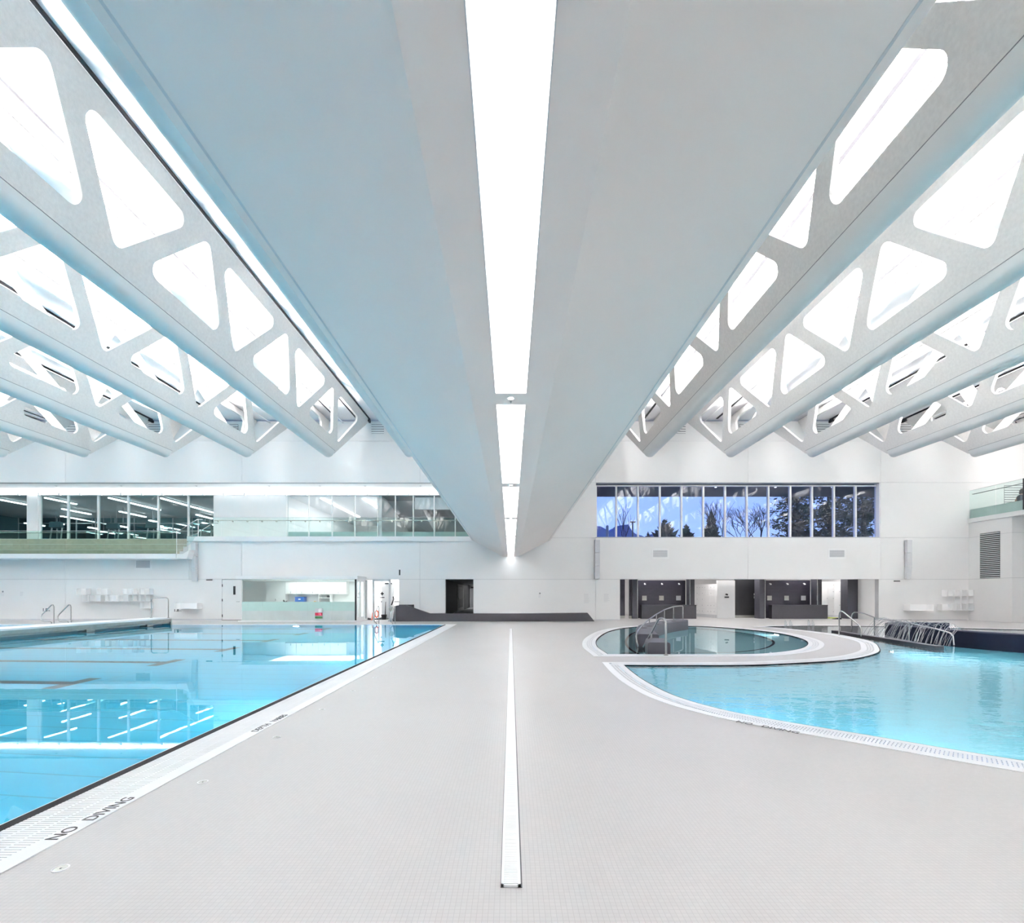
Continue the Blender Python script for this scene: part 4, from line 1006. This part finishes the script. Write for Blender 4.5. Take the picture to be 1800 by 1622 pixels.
# charcoal ramp wall
RY = 25.2
rp = [(690, 1091.9), (693.5, 1065.5), (698, 1064), (714, 1064), (755, 1078), (900, 1078.2), (1033, 1077), (1045, 1091.9)]
r_ = thing('ramp_wall', (X(860, RY), RY, 0), 'long charcoal sloped guard wall of the ramp', 'guard wall')
MB().prism([(X(a, RY), max(0, Z(b_, RY))) for a, b_ in rp], RY, RY + .28, 'y').build('guard', 'charcoal', r_, fix=True)
MB().prism([(X(690, RY), 0), (X(1045, RY), 0), (X(1045, RY), .01), (X(840, RY), .27), (X(690, RY), .27)], RY + .28, WY - .01, 'y').build('ramp_floor', 'light_grey', r_, fix=True)
MB().box(X(694, RY), X(720, RY), WY - .3, WY - .05, .27, .86).build('back_guard', 'charcoal', r_)

# ------------------------------------------------------------------ change room opening
c0, c1 = X(1090), X(1545)
zs2 = 2.75
ch = thing('wall_change_room', (X(1317), 30, 0), 'bright shell of the change room recess', None, None, 'structure')
MB().box(c0 - .1, c1 + .1, WY + .3, 34, zs2, zs2 + .1).build('recess_ceiling', 'paint_white', ch)
MB().box(c0 - .1, c0, WY + .3, 34, 0, zs2).build('recess_wall', 'paint_white', ch)
MB().box(c1, c1 + .1, WY + .3, 34, 0, zs2).build('recess_wall', 'paint_white', ch)
MB().box(c0, c1, 33.9, 34, 0, zs2).build('recess_wall', 'paint_white', ch)
MB().box(c0, c1, WY + .4, 34, -.02, .001).build('recess_floor', 'deck', ch)
for k in range(3): area('change_room_light', (c0 + 2.4 + 4.7 * k, 29.0, zs2 - .03), 3.2, 1.6, 46, (1, .97, .95))
def wl(nm, p0, p1, Y, dep, pyt, m, label, zbase=0.0, kick=True):
    t = thing(nm, (X((p0 + p1) / 2, Y), Y, 0), label, 'partition')
    MB().box(X(p0, Y), X(p1, Y), Y, Y + dep, zbase, Z(pyt, Y)).build('panel', m, t)
    if kick: MB().box(X(p0, Y), X(p1, Y), Y - .01, Y, 0, .16).build('kick_plate', 'dull_steel', t)
    return t
wl('partition', 1085, 1098.5, 28.6, .1, 1016, 'shower_tile', 'dark tiled partition at the edge of the change room')
wl('partition', 1106, 1112, 28.4, .1, 1016, 'shower_tile', 'narrow dark partition beside the bright doorway')
wl('partition', 1112, 1120, 28.2, .62, 1016, 'slate', 'slate pier framing the first shower bay', kick=False)
wl('partition', 1213, 1221, 28.2, .62, 1016, 'slate', 'slate pier between the first shower bay and the lockers', kick=False)
wl('partition', 1292, 1336, 29.2, .1, 1016, 'black', 'black partition with white washroom symbols')
wl('partition', 1335.5, 1343.5, 28.2, .62, 1016, 'slate', 'slate pier framing the second shower bay', kick=False)
wl('partition', 1437, 1444.5, 28.2, .62, 1016, 'slate', 'slate pier after the second shower bay', kick=False)
wl('partition', 1490, 1520, 28.0, .6, 1016, 'slate', 'broad slate partition with a small white sign', kick=False)
MB().box(X(1510.5, 27.98), X(1520, 27.98), 27.97, 27.999, Z(1051, 27.98), Z(1042, 27.98)).build('wall_sign', 'paint_white', label='small white sign on the broad slate partition', cat='sign')
sy = thing('washroom_symbols', (X(1329, 29.19), 29.19, 1.3), 'white washroom symbols on the black partition', 'sign')
for k, p in enumerate((1327, 1332.5)):
    x = X(p, 29.19); MB().box(x - .06, x + .06, 29.185, 29.2, 1.36, 1.48).build('pictogram', 'paint_white', sy); MB().box(x - .06, x + .06, 29.185, 29.2, 1.18, 1.30).build('pictogram', 'light_grey', sy)
for bi, (a, b_) in enumerate(((1121, 1212), (1345, 1436))):
    nm = ('first', 'second')[bi]
    t = thing('shower_bay', (X((a + b_) / 2, 28.85), 28.85, 0), 'dark tiled back wall of the %s shower bay' % nm, 'shower wall')
    MB().box(X(a, 28.2), X(b_, 28.2), 28.85, 28.95, 0, Z(1020, 28.85)).build('tile_wall', 'shower_tile', t)
    for p in (a - .5, b_ + .5): MB().box(X(p, 28.2) - .02, X(p, 28.2) + .02, 28.17, 28.2, 0, 2.3).build('edge_trim', 'steel', t)
    MB().box(X(a, 28.2), X(b_, 28.2), 28.90, 28.858, Z(1020, 28.85) + .05, 2.7).build('lit_panel', 'paint_white', t)
    for k in range(3):
        px_ = (1132.5, 1162.5, 1192.5)[k] if bi == 0 else (1352.3, 1382.2, 1412)[k]
        x = X(px_, 28.85)
        h_ = thing('shower_fixture', (x, 28.75, 2.0), 'chrome shower head on the dark wall of the %s bay, %s of three' % (nm, ORD[k]), 'shower', 'shower heads')
        zz = Z(1027, 28.85)
        MB().tube([(x, 28.85, zz + .05), (x, 28.77, zz + .06), (x, 28.71, zz + .02)], .022, 8).build('arm', 'paint_white', h_)
        MB().lathe([(.035, .05), (.055, .0), (.05, -.02)], (x, 28.70, zz), 12).build('rose', 'paint_white', h_)
        zz = Z(1051, 28.85)
        v_ = thing('shower_button_plate', (x, 28.84, zz), 'square steel push button plate in the %s shower bay, %s of three' % (nm, ORD[k]), 'button plate', 'shower button plates')
        MB().box(x - .135, x + .135, 28.82, 28.85, zz - .14, zz + .14).build('plate', 'dull_steel' if k < 2 else 'light_grey', v_)
        MB().lathe([(.05, 0), (.045, .01)], (x, 28.80, zz), 12).build('button', 'steel', v_)
def low_wall(a, b_, label):
    Y = 28.0; t = thing('low_wall', (X((a + b_) / 2, Y), Y, 0), label, 'low wall', 'low shower screens')
    MB().box(X(a, Y), X(b_, Y), Y, Y + .35, 0, Z(1064, Y)).build('body', 'charcoal', t)
    MB().box(X(a, Y) - .01, X(b_, Y) + .01, Y - .01, Y + .36, Z(1064, Y), Z(1063, Y)).build('cap', 'slate', t)
low_wall(1128, 1224, 'dark low screen wall in front of the first shower bay')
low_wall(1357, 1455, 'dark low screen wall in front of the second shower bay')
def lockers(pts, Y0, pyt, label, rows, seed, blank=None):
    t = thing('locker_wall', (X((pts[0][0] + pts[-1][0]) / 2, Y0), Y0, 0), label, 'lockers')
    path = [(X(p, y), y) for p, y in pts]; zt = Z(pyt, Y0)
    rn = random.Random(seed)
    for (a, b_) in zip(path, path[1:]):
        MB().obox((a[0], a[1] + .1), (b_[0], b_[1] + .1), .2, 0, .18).build('plinth', 'light_grey', t)
        L = math.hypot(b_[0] - a[0], b_[1] - a[1]); n = max(1, int(L / .28))
        d = Vector((b_[0] - a[0], b_[1] - a[1])) / n; q = Vector((d.y, -d.x)).normalized()
        for i in range(n):
            for r in range(rows):
                z0 = .18 + r * (zt - .18) / rows; z1 = z0 + (zt - .18) / rows - .008
                s0 = Vector(a) + d * i; s1 = Vector(a) + d * (i + .97)
                ld = MB().obox((s0.x - q.x * .1, s0.y - q.y * .1), (s1.x - q.x * .1, s1.y - q.y * .1), .2, z0, z1).build('locker_door', 'paint_white', t)
                if rn.random() < .65:
                    kx_ = s0 + d * .8 + q * .004; MB().box(kx_.x - .012, kx_.x + .012, kx_.y - .02, kx_.y, (z0 + z1) / 2 - .015, (z0 + z1) / 2 + .015).build('lock', 'mid_grey', ld)
lockers([(1222, 31.5), (1240, 30.3), (1262, 29.0)], 29.0, 1026, 'white locker bank with small dark locks between the shower bays', 5, 4)
lockers([(1445, 29.3), (1467, 29.0), (1490, 28.5)], 29.0, 1022, 'white locker bank with small locks beside the broad slate partition', 5, 9)
t = wl('partition', 1261, 1292, 28.6, .12, 1020, 'paint_white', 'white partition with a black symbol beside the lockers', kick=False)
sx_, sz_ = X(1277.5, 28.6), Z(1044.5, 28.6)
s_ = thing('family_symbol', (sx_, 28.59, sz_ - .3), 'black change room symbol and bar on the white partition', 'sign')
MB().tube([(sx_ - .03, 28.6, sz_), (sx_ - .03, 28.592, sz_)], .05, 14).box(sx_ + .01, sx_ + .07, 28.592, 28.6, sz_ - .06, sz_ + .03).build('symbol', 'black', s_)
MB().box(sx_ - .13, sx_ + .13, 28.592, 28.6, sz_ - .20, sz_ - .13).build('bar', 'black', s_)
MB().prism([(X(1456, 27.9), .03), (X(1470, 27.9), .03), (X(1474, 27.9), .08), (X(1458, 27.9), .10)], 27.8, 28.1, 'y').build('towel', 'lime', label='crumpled lime green towel on the change room floor', cat='towel', fix=True)
MB().prism([(X(1466, 27.45), .0), (X(1479, 27.45), .0), (X(1478, 27.45), .07), (X(1469, 27.45), .03)], 27.4, 27.7, 'y').build('flip_flops', 'navy', label='dark flip flops beside the lime towel', cat='shoes', fix=True)

# ------------------------------------------------------------------ wall shelves, signs and lettering
def cubby(px0, px1, py0, py1, label, grp, dep=.30, sides=True):
    x0, x1, z0, z1 = X(px0), X(px1), Z(py1), Z(py0)
    t = thing('wall_cubby', ((x0 + x1) / 2, WY - dep / 2, z0), label, 'shelf', grp)
    MB().box(x0, x1, WY - dep, WY, z0, z0 + .03).build('shelf_board', 'bright_white', t)
    MB().box(x0, x1, WY - .03, WY, z0 + .03, z1).build('back_board', 'bright_white', t)
    for xx in (x0, x1 - .025): MB().box(xx, xx + .025, WY - dep, WY - .03, z0 + .03, z1).build('side_board', 'bright_white', t)
q45 = lambda v: v / 4.5
left = [(640, 720, 920, 967), (800, 885, 920, 967), (1005, 1080, 920, 967), (1085, 1135, 920, 967), (1140, 1215, 920, 967),
        (690, 745, 972, 1021), (750, 835, 972, 1021), (865, 915, 972, 1021), (915, 970, 972, 1021), (975, 1050, 972, 1021), (1085, 1138, 972, 1021), (1140, 1190, 972, 1021), (1140, 1215, 1027, 1076)]
rowname = ['upper row'] * 5 + ['middle row'] * 7 + ['lowest row']
for k, (a, b_, c, d) in enumerate(left):
    kk = k if k < 5 else (k - 5 if k < 12 else 0)
    cubby(q45(a), q45(b_) - .3, 830 + q45(c), 830 + q45(d), 'white wall cubby by the lap pool, %s in the %s' % (ORD[kk], rowname[k]), 'wall cubbies by the lap pool')
cubby(316, 356, 1060, 1070, 'long low white wall bench beside the 1.8 m mark', None, .45)
right = [(1150, 1200, 930, 982), (1200, 1255, 930, 982), (1255, 1310, 930, 982), (1310, 1362, 930, 982), (1255, 1310, 985, 1038), (1310, 1362, 985, 1038), (1222, 1262, 1040, 1092), (1262, 1310, 1040, 1092), (1310, 1362, 1040, 1092), (1115, 1198, 1042, 1092)]
rn_ = ['upper row'] * 4 + ['middle row'] * 2 + ['bottom row'] * 4
ki = [0, 1, 2, 3, 0, 1, 1, 2, 3, 0]
for k, (a, b_, c, d) in enumerate(right):
    cubby(1400 + q45(a), 1400 + q45(b_) - .3, 830 + q45(c), 830 + q45(d), 'white wall cubby behind the leisure pool, %s in the %s' % (ORD[ki[k]], rn_[k]), 'wall cubbies behind the leisure pool')
cubby(1588, 1629, 1062, 1073, 'long low white wall bench behind the water jets', None, .45)
xw, yw = (1, 0, 0), (0, 0, 1)
text('1', .38, 'black', 'wall_number', (X(702.5), WY - .004, Z(1006.5)), xw, yw, fat=.02, label='large black number 1 above the first aid doorway', cat='number')
text('1.8', .24, 'black', 'depth_mark', (X(79), WY - .004, Z(1072)), xw, yw, fat=.006, label='black 1.8 m depth mark behind the pool rails', cat='depth mark')
text('m', .15, 'black', 'depth_mark', (X(86.3), WY - .004, Z(1073)), xw, yw, label='black letter m of the depth mark behind the pool rails', cat='depth mark')
text('1.8', .24, 'black', 'depth_mark', (X(310), WY - .004, Z(1072.3)), xw, yw, fat=.006, label='black 1.8 m depth mark beside the low wall bench', cat='depth mark')
text('m', .15, 'black', 'depth_mark', (X(317), WY - .004, Z(1073.3)), xw, yw, label='black letter m of the depth mark beside the low wall bench', cat='depth mark')
MB().box(X(363), X(373.5), WY - .03, WY, Z(1020), Z(1018.4)).build('black_bar', 'black', label='small black strip device above the steel door', cat='device')  # plain black bar on the wall, not a lamp
MB().box(X(1571), X(1581.5), WY - .03, WY, Z(1022), Z(1020.3)).build('black_bar', 'black', label='small black strip device by the loudspeaker above the wall shelves', cat='device')  # second plain black bar, unlit
def notice(px, py, wpx, hpx, label, dot=True):
    t = thing('wall_notice', (X(px), WY, Z(py + hpx / 2)), label, 'notice', 'printed wall notices')
    n = max(4, int(hpx / 1.6)); m = MB(); rn = random.Random(int(px))
    for k in range(n):
        zz = Z(py + hpx / 2 - k * hpx / n); m.box(X(px - wpx / 2), X(px - wpx / 2) + (X(px + wpx / 2) - X(px - wpx / 2)) * rn.uniform(.6, 1), WY - .004, WY, zz, zz + .014)
    m.build('text_lines', 'light_grey', t)
    if dot: MB().lathe([(.05, 0), (.05, .1)], (X(px), WY - .005, Z(py - hpx / 2 - 1)), 4).build('icon', 'mid_grey', t) if False else MB().box(X(px) - .04, X(px) + .04, WY - .005, WY, Z(py - hpx / 2), Z(py - hpx / 2) + .08).build('icon', 'mid_grey', t)
notice(949, 1047, 5, 6, 'small wall notice with a dark icon behind the ramp wall')
notice(1032, 1051, 11, 17, 'printed rules notice just before the wall joint', False)
notice(1067, 1050, 11, 15, 'printed rules notice between the wall joint and the showers', False)
notice(5, 1044, 6, 6, 'small wall notice with a dark icon at the frame edge')
notice(39, 1043, 7, 8, 'small printed wall notice left of the pool rails', False)

# ------------------------------------------------------------------ lap pool fittings
# bulkhead
BX0, BX1 = -16.85, -15.82
bh = thing('pool_bulkhead', (-16.3, 12, WATER), 'long white topped steel bulkhead crossing the lap pool', 'bulkhead')
MB().box(BX0, BX1 + .02, -2.5, POOL_Y - .05, .27, .33).build('walkway_top', 'paint_white', bh)
MB().box(BX0 + .02, BX1, -2.5, POOL_Y - .1, .14, .27).box(BX0 + .06, BX1 - .05, -2.5, POOL_Y - .1, .07, .125).build('side_beam', 'dull_steel', bh)
MB().box(BX0 + .1, BX1 - .40, -2.5, POOL_Y - .1, -.9, .10).build('grid_skirt', 'mid_grey', bh)  # skirt colour darkened to give the shadow below the side beam
MB().box(BX0 - .01, BX1 + .01, POOL_Y - .12, POOL_Y - .04, -.02, .30).build('end_plate', 'dull_steel', bh)
MB().tube([(BX1 - .25, POOL_Y - .13, .14), (BX1 - .25, POOL_Y - .14, .14)], .03, 10).build('bolt', 'black', bh)
for yy in (3, 7, 11, 14.6, 18, 21): MB().box(BX1 - .3, BX1 + .03, yy, yy + .35, .0, .10).build('bracket', 'dull_steel', bh)
def rail_u(x0, x1, y, z0, z1, label, r=.022):
    t = thing('pool_rail', ((x0 + x1) / 2, y, z0), label, 'handrail'); q = .1
    pts = [(x0, y, z0), (x0, y, z1 - q), (x0 + .03, y, z1 - .03), (x0 + q, y, z1), (x1 - q, y, z1), (x1 - .03, y, z1 - .03), (x1, y, z1 - q), (x1, y, z0)]
    MB().tube(pts, r, 10).build('rail', 'steel', t, smooth=True)
    for x in (x0, x1): MB().lathe([(.05, 0), (.05, .015), (.03, .02)], (x, y, z0), 12).build('flange', 'dull_steel', t)
rail_u(X(266, 22.2), X(296, 22.2), 22.2, .33, Z(1050.5, 22.2), 'steel hoop rail at the end of the bulkhead')
def ladder_rail(pxs, Y, label, pts):
    t = thing('pool_rail', (X(pxs, Y), Y, 0), label, 'handrail', 'pool grab rails')
    MB().tube([(X(p, Y + dy), Y + dy, Z(q, Y + dy)) for p, q, dy in pts], .021, 10).build('rail', 'steel', t, smooth=True)
    for p, q, dy in (pts[0], pts[-1]):
        MB().lathe([(.045, 0), (.045, .015), (.03, .02)], (X(p, Y + dy), Y + dy, Z(q, Y + dy) - .01), 12).build('flange', 'dull_steel', t)
LY = 23.0
def zpy(Y): return CY + EYE * F / Y
def lr(x0, label):
    b0 = zpy(LY)
    ladder_rail(x0, LY, label, [(x0 + 23, b0, 0), (x0 + 23, 1066, 0), (x0 + 21.5, 1063, 0), (x0 + 19, 1062.8, 0), (x0 + 2, 1080, -.05), (x0, 1084, -.1), (x0 + .5, 1090, -.15), (x0 + 3, 1092, -.15), (x0 + 16, 1092.5, -.1), (x0 + 18.5, 1093.5, -.05), (x0 + 18.5, zpy(LY - .05), -.05)])
lr(72, 'steel pool grab rail at the far edge, farther from the bulkhead rail')
lr(102, 'steel pool grab rail at the far edge, nearer the bulkhead rail')
def lr2(x0, label):
    ladder_rail(x0, LY, label, [(x0, zpy(LY), 0), (x0, 1068, 0), (x0 - .4, 1065.5, 0), (x0 - 1.3, 1065, -.03), (x0 - 6.5, 1076, -.2), (x0 - 8, 1082, -.3), (x0 - 8, 1093, -.35), (x0 - 6, 1094, -.3), (x0 - 4.5, 1095, -.25), (x0 - 4.5, zpy(LY - .25), -.25)])
lr2(666, 'steel pool grab rail in front of the first aid doorway')
lr2(694.5, 'steel pool grab rail beside the charcoal ramp wall')
# rescue ring on its stand and pool lift
t = thing('rescue_ring', (X(662, 25), 25, 0), 'orange rescue ring on a thin stand by the first aid doorway', 'rescue ring')
m = MB(); cx_, cz_ = X(662, 25), Z(1079, 25); pr = []
for k in range(17):
    a = 2 * math.pi * k / 16; pr.append((cx_ + .09 * math.cos(a), 25, cz_ + .17 * math.sin(a)))
m.tube(pr, .035, 8).build('ring', 'orange', t, smooth=True)
MB().tube([(cx_, 25.03, 0), (cx_, 25.03, cz_ - .15)], .015, 8).build('stand', 'steel', t); MB().lathe([(.12, 0), (.12, .02)], (cx_, 25.03, 0), 12).build('stand_base', 'grey', t)
t = thing('pool_lift', (X(689, 25.6), 25.6, 0), 'grey pool lift with round reel next to the ramp wall', 'pool lift')
x = X(688, 25.6)
MB().tube([(x, 25.55, Z(1070, 25.6)), (x, 25.65, Z(1070, 25.6))], .13, 14).build('reel', 'dull_steel', t); MB().tube([(x, 25.6, 0), (x, 25.6, Z(1070, 25.6))], .04, 8).build('mast', 'light_grey', t)
MB().tube([(x, 25.6, .85), (x + .12, 25.6, 1.15), (x + .1, 25.6, 1.3)], .035, 8).build('arm', 'charcoal', t); MB().box(x - .15, x + .15, 25.45, 25.75, 0, .05).build('foot', 'grey', t)

# ------------------------------------------------------------------ whirlpool blocks and rails
def sweep(path, wd, z0, z1, bev=.05):
    L = [Vector(p) for p in path]; m = MB(); prof = [(-wd / 2, z0), (wd / 2, z0), (wd / 2, z1 - bev), (wd / 2 - bev * .3, z1 - bev * .3), (wd / 2 - bev, z1), (-wd / 2 + bev, z1), (-wd / 2 + bev * .3, z1 - bev * .3), (-wd / 2, z1 - bev)]
    k = len(prof); rings = []
    for i, p in enumerate(L):
        a = L[max(0, i - 1)]; b_ = L[min(len(L) - 1, i + 1)]; d = (b_ - a).normalized(); n = Vector((d.y, -d.x))
        rings.append(len(m.v)); m.v += [(p.x + n.x * u, p.y + n.y * u, z) for u, z in prof]
    for i in range(len(L) - 1):
        for j in range(k): m.f.append((rings[i] + j, rings[i] + (j + 1) % k, rings[i + 1] + (j + 1) % k, rings[i + 1] + j))
    m.f.append(tuple(rings[0] + j for j in range(k))); m.f.append(tuple(rings[-1] + j for j in range(k - 1, -1, -1)))
    return m
pw1 = crom([(3.68, 12.95), (4.15, 15.0), (4.85, 17.1), (6.05, 19.2), (7.35, 20.8)], False, 6)
sweep(pw1, .55, -1.04, .34).build('whirlpool_divider', 'slate', label='long curved dark grey tiled divider in the whirlpool', cat='divider', fix=True)
pw2 = crom([(3.50, 11.42), (3.60, 12.0), (3.78, 12.6)], False, 5)
sweep(pw2, .52, -1.04, .27).build('whirlpool_block', 'slate', label='short dark grey tiled block at the near edge of the whirlpool', cat='block', fix=True)
rt = thing('whirlpool_rail', (4.3, 16, .3), 'curved steel handrail with posts on the whirlpool divider', 'handrail')
rail = [(1122, 1136, 13.0), (1119.5, 1128, 13.0), (1118.5, 1118, 13.2), (1121, 1109, 13.8), (1128, 1100, 15.0), (1140, 1089, 16.3), (1153, 1080, 17.3), (1168, 1071.5, 18.4), (1184, 1066, 19.4), (1195, 1065, 20.2), (1200, 1065, 20.6), (1200.5, 1067, 20.6), (1200.5, 1090, 20.6)]
MB().tube([(X(a, y), y, max(Z(b_, y), -.05)) for a, b_, y in rail], .022, 10).build('rail', 'steel', rt, smooth=True)
for a, b_, y in ((1131.5, 1096.5, 15.4), (1141.5, 1088, 16.3), (1154, 1079.5, 17.3), (1168, 1071.5, 18.4), (1184, 1066.2, 19.4)):
    MB().tube([(X(a, y), y, .33), (X(a, y), y, Z(b_, y))], .018, 8).build('post', 'steel', rt)
    MB().lathe([(.10, 0), (.10, .012)], (X(a, y), y, .335), 10).build('base_plate', 'black', rt)
rt = thing('whirlpool_rail', (3.5, 11.3, 0), 'straight steel entry rail at the near edge of the whirlpool', 'handrail')
e0 = [(1131, 1137, 12.6), (1145, 1112, 12.3), (1157, 1089, 11.8), (1159.5, 1087, 11.7), (1163, 1086.5, 11.6), (1168, 1088, 11.3), (1170.5, 1093, 11.15), (1170.8, 1151.5, 11.12)]
MB().tube([(X(a, y), y, max(Z(b_, y), -.03)) for a, b_, y in e0], .026, 10).build('rail', 'steel', rt, smooth=True)
MB().tube([(X(1145, 12.3), 12.3, -.03), (X(1145, 12.3), 12.3, Z(1112, 12.3))], .022, 8).build('post', 'steel', rt)
MB().lathe([(.05, 0), (.05, .02)], (X(1170.8, 11.12), 11.12, 0), 12).build('flange', 'dull_steel', rt)

# ------------------------------------------------------------------ leisure pool: dark river wall, ramp kerb, rails, jets
rw = crom([(15.9, 17.6), (15.2, 17.95), (14.4, 18.0), (13.65, 17.3), (13.15, 15.8), (12.95, 14.2), (13.35, 12.7), (14.3, 11.3), (15.8, 10.2), (18, 9.4)], False, 6)
sweep(rw, .40, -1.04, .37, .03).build('river_wall', 'navy', label='curved dark navy wall standing in the leisure pool', cat='pool wall', fix=True)
MB().obox((12.25, 18.3), (11.25, 12.7), .22, -1.04, .05).build('ramp_kerb', 'charcoal', label='low dark kerb of the leisure pool ramp', cat='kerb', fix=True)
t = thing('pool_rail', (12.3, 17.8, 0), 'long steel handrail sloping down the leisure pool ramp', 'handrail')
rl = [(1497, 1111, 17.9), (1497, 1083, 17.9), (1498.5, 1078.5, 17.85), (1502, 1076, 17.8), (1507, 1076, 17.7), (1520, 1078.5, 17.2), (1537, 1085, 16.8), (1600, 1095.5, 15.0), (1640, 1104, 14.0), (1663, 1110, 13.6), (1671, 1113, 13.5), (1675, 1118, 13.45), (1677, 1134, 13.4)]
MB().tube([(X(a, y), y, max(Z(b_, y), -.02)) for a, b_, y in rl], .022, 10).build('rail', 'steel', t, smooth=True)
for a, b_, y in ((1537, 1085, 16.8), (1598, 1095, 15.0)):
    MB().tube([(X(a, y), y, -.02), (X(a, y), y, Z(b_, y))], .02, 8).build('post', 'steel', t)
t = thing('pool_rail', (11.6, 16.4, 0), 'short bent steel handrail at the head of the leisure pool ramp', 'handrail')
rl = [(1475, 1116.5, 16.6), (1475, 1083, 16.6), (1476, 1077, 16.55), (1479, 1074, 16.5), (1483, 1076, 16.45), (1507, 1096, 16.1), (1512, 1101, 16.05), (1514, 1106, 16.0), (1514, 1119, 16.0)]
MB().tube([(X(a, y), y, max(Z(b_, y), -.02)) for a, b_, y in rl], .022, 10).build('rail', 'steel', t, smooth=True)
m = MB(); rn = random.Random(5)
for k in range(70):
    f = k / 69; y = 17.3 - 3.7 * f; p0 = Vector((13.55 - .75 * min(1, f * 1.6) + .1, y, .36)); end = Vector((12.35 - .55 * f + rn.uniform(-.25, .2), y - .55 + rn.uniform(-.15, .15), 0.0))
    hh = .22 + rn.uniform(-.06, .10); pts = []
    for i in range(9):
        u = i / 8; q = p0.lerp(end, u); q.z = .36 * (1 - u * u) + hh * 4 * u * (1 - u); pts.append(q)
    m.tube(pts, [.0035 + .0035 * i / 8 for i in range(9)], 4, cap=False)
m.build('water_jets', 'spray', label='fine arching water jets spraying over the dark pool wall', cat='water', kind='stuff')
for k, (px_, Y) in enumerate(((1380, 20.6), (1389, 20.4), (1421, 20.8), (1428, 20.5))):
    m = MB(); x = X(px_, Y)
    m.tube([(x, Y, -.01), (x + .02, Y, .22), (x, Y, .32)], [.035, .05, .02], 8).tube([(x + .05, Y, -.01), (x + .09, Y, .16)], [.02, .012], 6)
    m.build('bubbler_jet', 'spray', label='small bubbling water jet in the shallow end, %s of four' % ORD[k], cat='water jet', group='bubbling jets in the shallow end')
